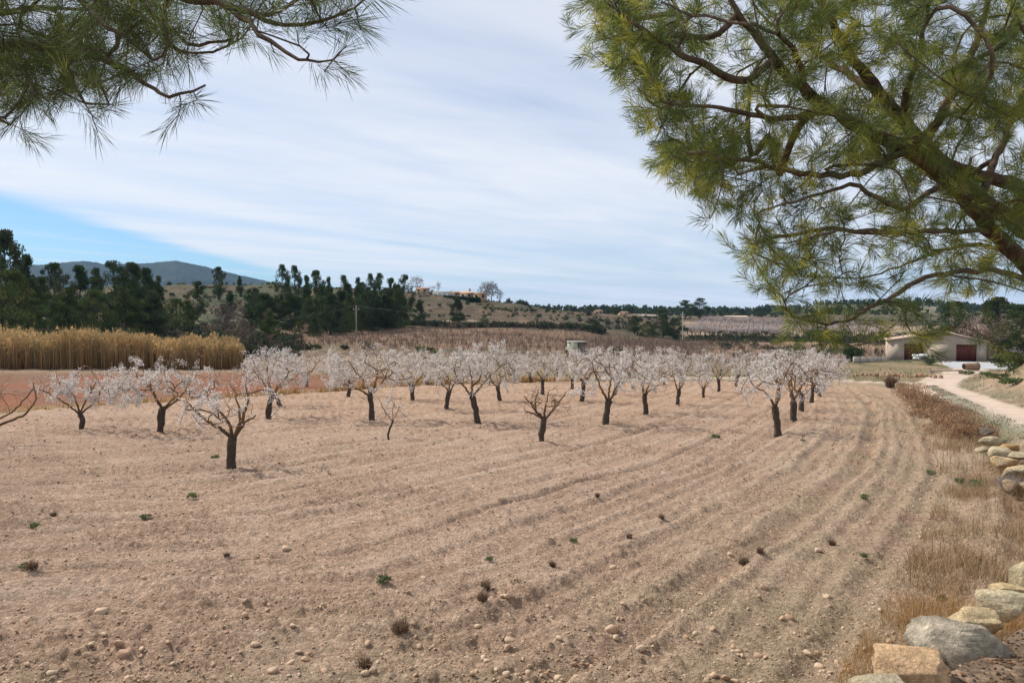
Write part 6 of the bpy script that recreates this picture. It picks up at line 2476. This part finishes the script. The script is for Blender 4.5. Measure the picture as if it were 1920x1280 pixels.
# trees on the far ridge, one mass
a = Acc()
n = 5200
uu = rs.uniform(950, 2300, n); yy = rs.uniform(480, 930, n)
x = (uu - 960) / FPX * yy
ok = rs.rand(n) < np.clip(.12 + 1.4 * fbm(x / 50, yy / 40, 911, 3) + .5 * sstep(1500, 1600, uu) * sstep(650, 800, yy), .02, 1)
x, yy = x[ok], yy[ok]
n = len(x)
z = H(x, yy)
s = rs.uniform(1.6, 3.6, n)
tone_ = np.array((.045, .062, .032)) * rs.uniform(.7, 1.5, (n, 1))
for rep in range(10):
    g = rs.randn(n, 3); g /= np.linalg.norm(g, axis=1)[:, None]
    scatter(a, *TUFT, np.stack([x, yy, z + s * .6], 1) + g * s[:, None] * (.6, .6, .6), s * .7, rot_rand(n, rs, 1.2), tone_ * rs.uniform(.8, 1.3, (n, 1)), .3, rs)
tag(a.build('distant_wood', M_pinecrown), kind='stuff')

# the far orchard in flower: rows of small trees, front row built one by one
fa_proto = None
M_farbl = mat('far_blossom', 0.8, 1, 0.1, 0, transl=.2)


def far_tree_parts(seed, nb):
    rs = np.random.RandomState(seed)
    tr, bl = Acc(), Acc()
    tr.tube([(0, 0, -.1), (.05, 0, .5), (0, 0, 1.0)], [.14, .12, .10], 5, (.10, .07, .05))
    for i in range(6):
        a_ = i * 1.05 + rs.rand() * .5
        tr.tube([(0, 0, .95), (cos(a_) * .7, sin(a_) * .7, 1.6), (cos(a_) * 1.2, sin(a_) * 1.2, 2.6)], [.07, .05, .02], 4, (.16, .10, .07), cap=False)
    g = rs.randn(nb, 3); g /= np.linalg.norm(g, axis=1)[:, None]
    pos = g * rs.rand(nb, 1) ** .4 * (1.9, 1.9, 1.0) + (0, 0, 2.2)
    col = np.where(rs.rand(nb, 1) < .6, np.array((.62, .57, .60)), np.array((.30, .22, .21))) * rs.uniform(.8, 1.1, (nb, 1))
    scatter(bl, *TET, pos, rs.uniform(.06, .14, nb), rot_rand(nb, rs), col, .3, rs)
    return tr, bl


tr, bl = far_tree_parts(1, 420)
front = []
fo = None
for i in range(22):
    px = 1296 + i * 8.6 + rs.uniform(-1, 1)
    p = AT(px, 238)
    if fo is None:
        fo = thing('orchard_tree', 'x', 'tree', p)
        tr.build('trunk', M_twig, fo); tag(bl.build('blossom', M_farbl, fo), kind='stuff')
        t = fo
    else:
        t = copy_thing(fo, 'x', p, rs.rand() * 6, rs.uniform(.85, 1.05))
    tag(t, 'small flowering tree in the front row of the far orchard beyond the thicket', 'tree', 'front row of the far flowering orchard')
a = Acc()
cols_ = 34
for row in range(14):
    d_ = 246 + row * 8.0
    for j in range(cols_):
        px = 1288 + j * 11.5 * 246 / d_ + rs.uniform(-1.5, 1.5) + row * 3
        if px > 1700:
            continue
        p = AT(px, d_)
        nb = 52
        if rs.rand() < .12:
            continue
        g = rs.randn(nb, 3); g /= np.linalg.norm(g, axis=1)[:, None]
        pos = g * rs.rand(nb, 1) ** .4 * (1.6, 1.6, 1.0) * rs.uniform(.8, 1.2) + (0, 0, 2.0) + p
        col = np.where(rs.rand(nb, 1) < .6, np.array((.58, .53, .56)), np.array((.30, .22, .21))) * rs.uniform(.8, 1.1, (nb, 1))
        scatter(a, *TET, pos, rs.uniform(.10, .17, nb), rot_rand(nb, rs), col, .3, rs)
        a.tube([p - (0, 0, .1), p + (0, 0, 1.4)], [.14, .1], 3, (.12, .08, .06), cap=False)
tag(a.build('far_orchard', M_farbl), kind='stuff')

# round olive bushes between the vines and the far orchard
OL = None
for i in range(26):
    px = 1335 + i * 14.5 + rs.uniform(-4, 4)
    d_ = 222 - (i % 3) * 6
    p = AT(px, d_)
    s_ = rs.uniform(2.0, 3.0)
    if OL is None:
        OL = bush('olive_bush', 'round grey green bush in the belt below the far orchard', 'shrub', p, 1.0, 1.25, (.05, .062, .036), (.085, .095, .055), 930, n=420, leafy=True, leaf=.11, group='round bushes below the far orchard')
        OL.scale = (s_, s_, s_)
    else:
        copy_thing(OL, OL['label'], p, rs.rand() * 6, s_, 'round bushes below the far orchard')
rs2 = np.random.RandomState(77)
for i in range(20):
    px = rs2.uniform(960, 1240); d_ = rs2.uniform(235, 370)
    p = AT(px, d_)
    copy_thing(OL, 'little dark bush dotting the bare hill in the middle distance', p, rs2.rand() * 6, rs2.uniform(1.2, 2.3), 'little bushes dotting the bare hill')

# ------------------------------------------------------------------ haze
M_haze = bpy.data.materials.new('haze')
M_haze.use_nodes = True
hn = M_haze.node_tree
hn.nodes.clear()
ho = hn.nodes.new('ShaderNodeOutputMaterial')
hv = hn.nodes.new('ShaderNodeVolumePrincipled')
hv.inputs['Density'].default_value = 0.00007
hv.inputs['Color'].default_value = (.26, .54, 1.0, 1)
hn.links.new(hv.outputs[0], ho.inputs['Volume'])
a = Acc()
a.box((-9000, -400, -85), (12000, 7400, 270), (.8, .9, 1))
hz_ = a.build('haze', M_haze)
tag(hz_, kind='stuff')
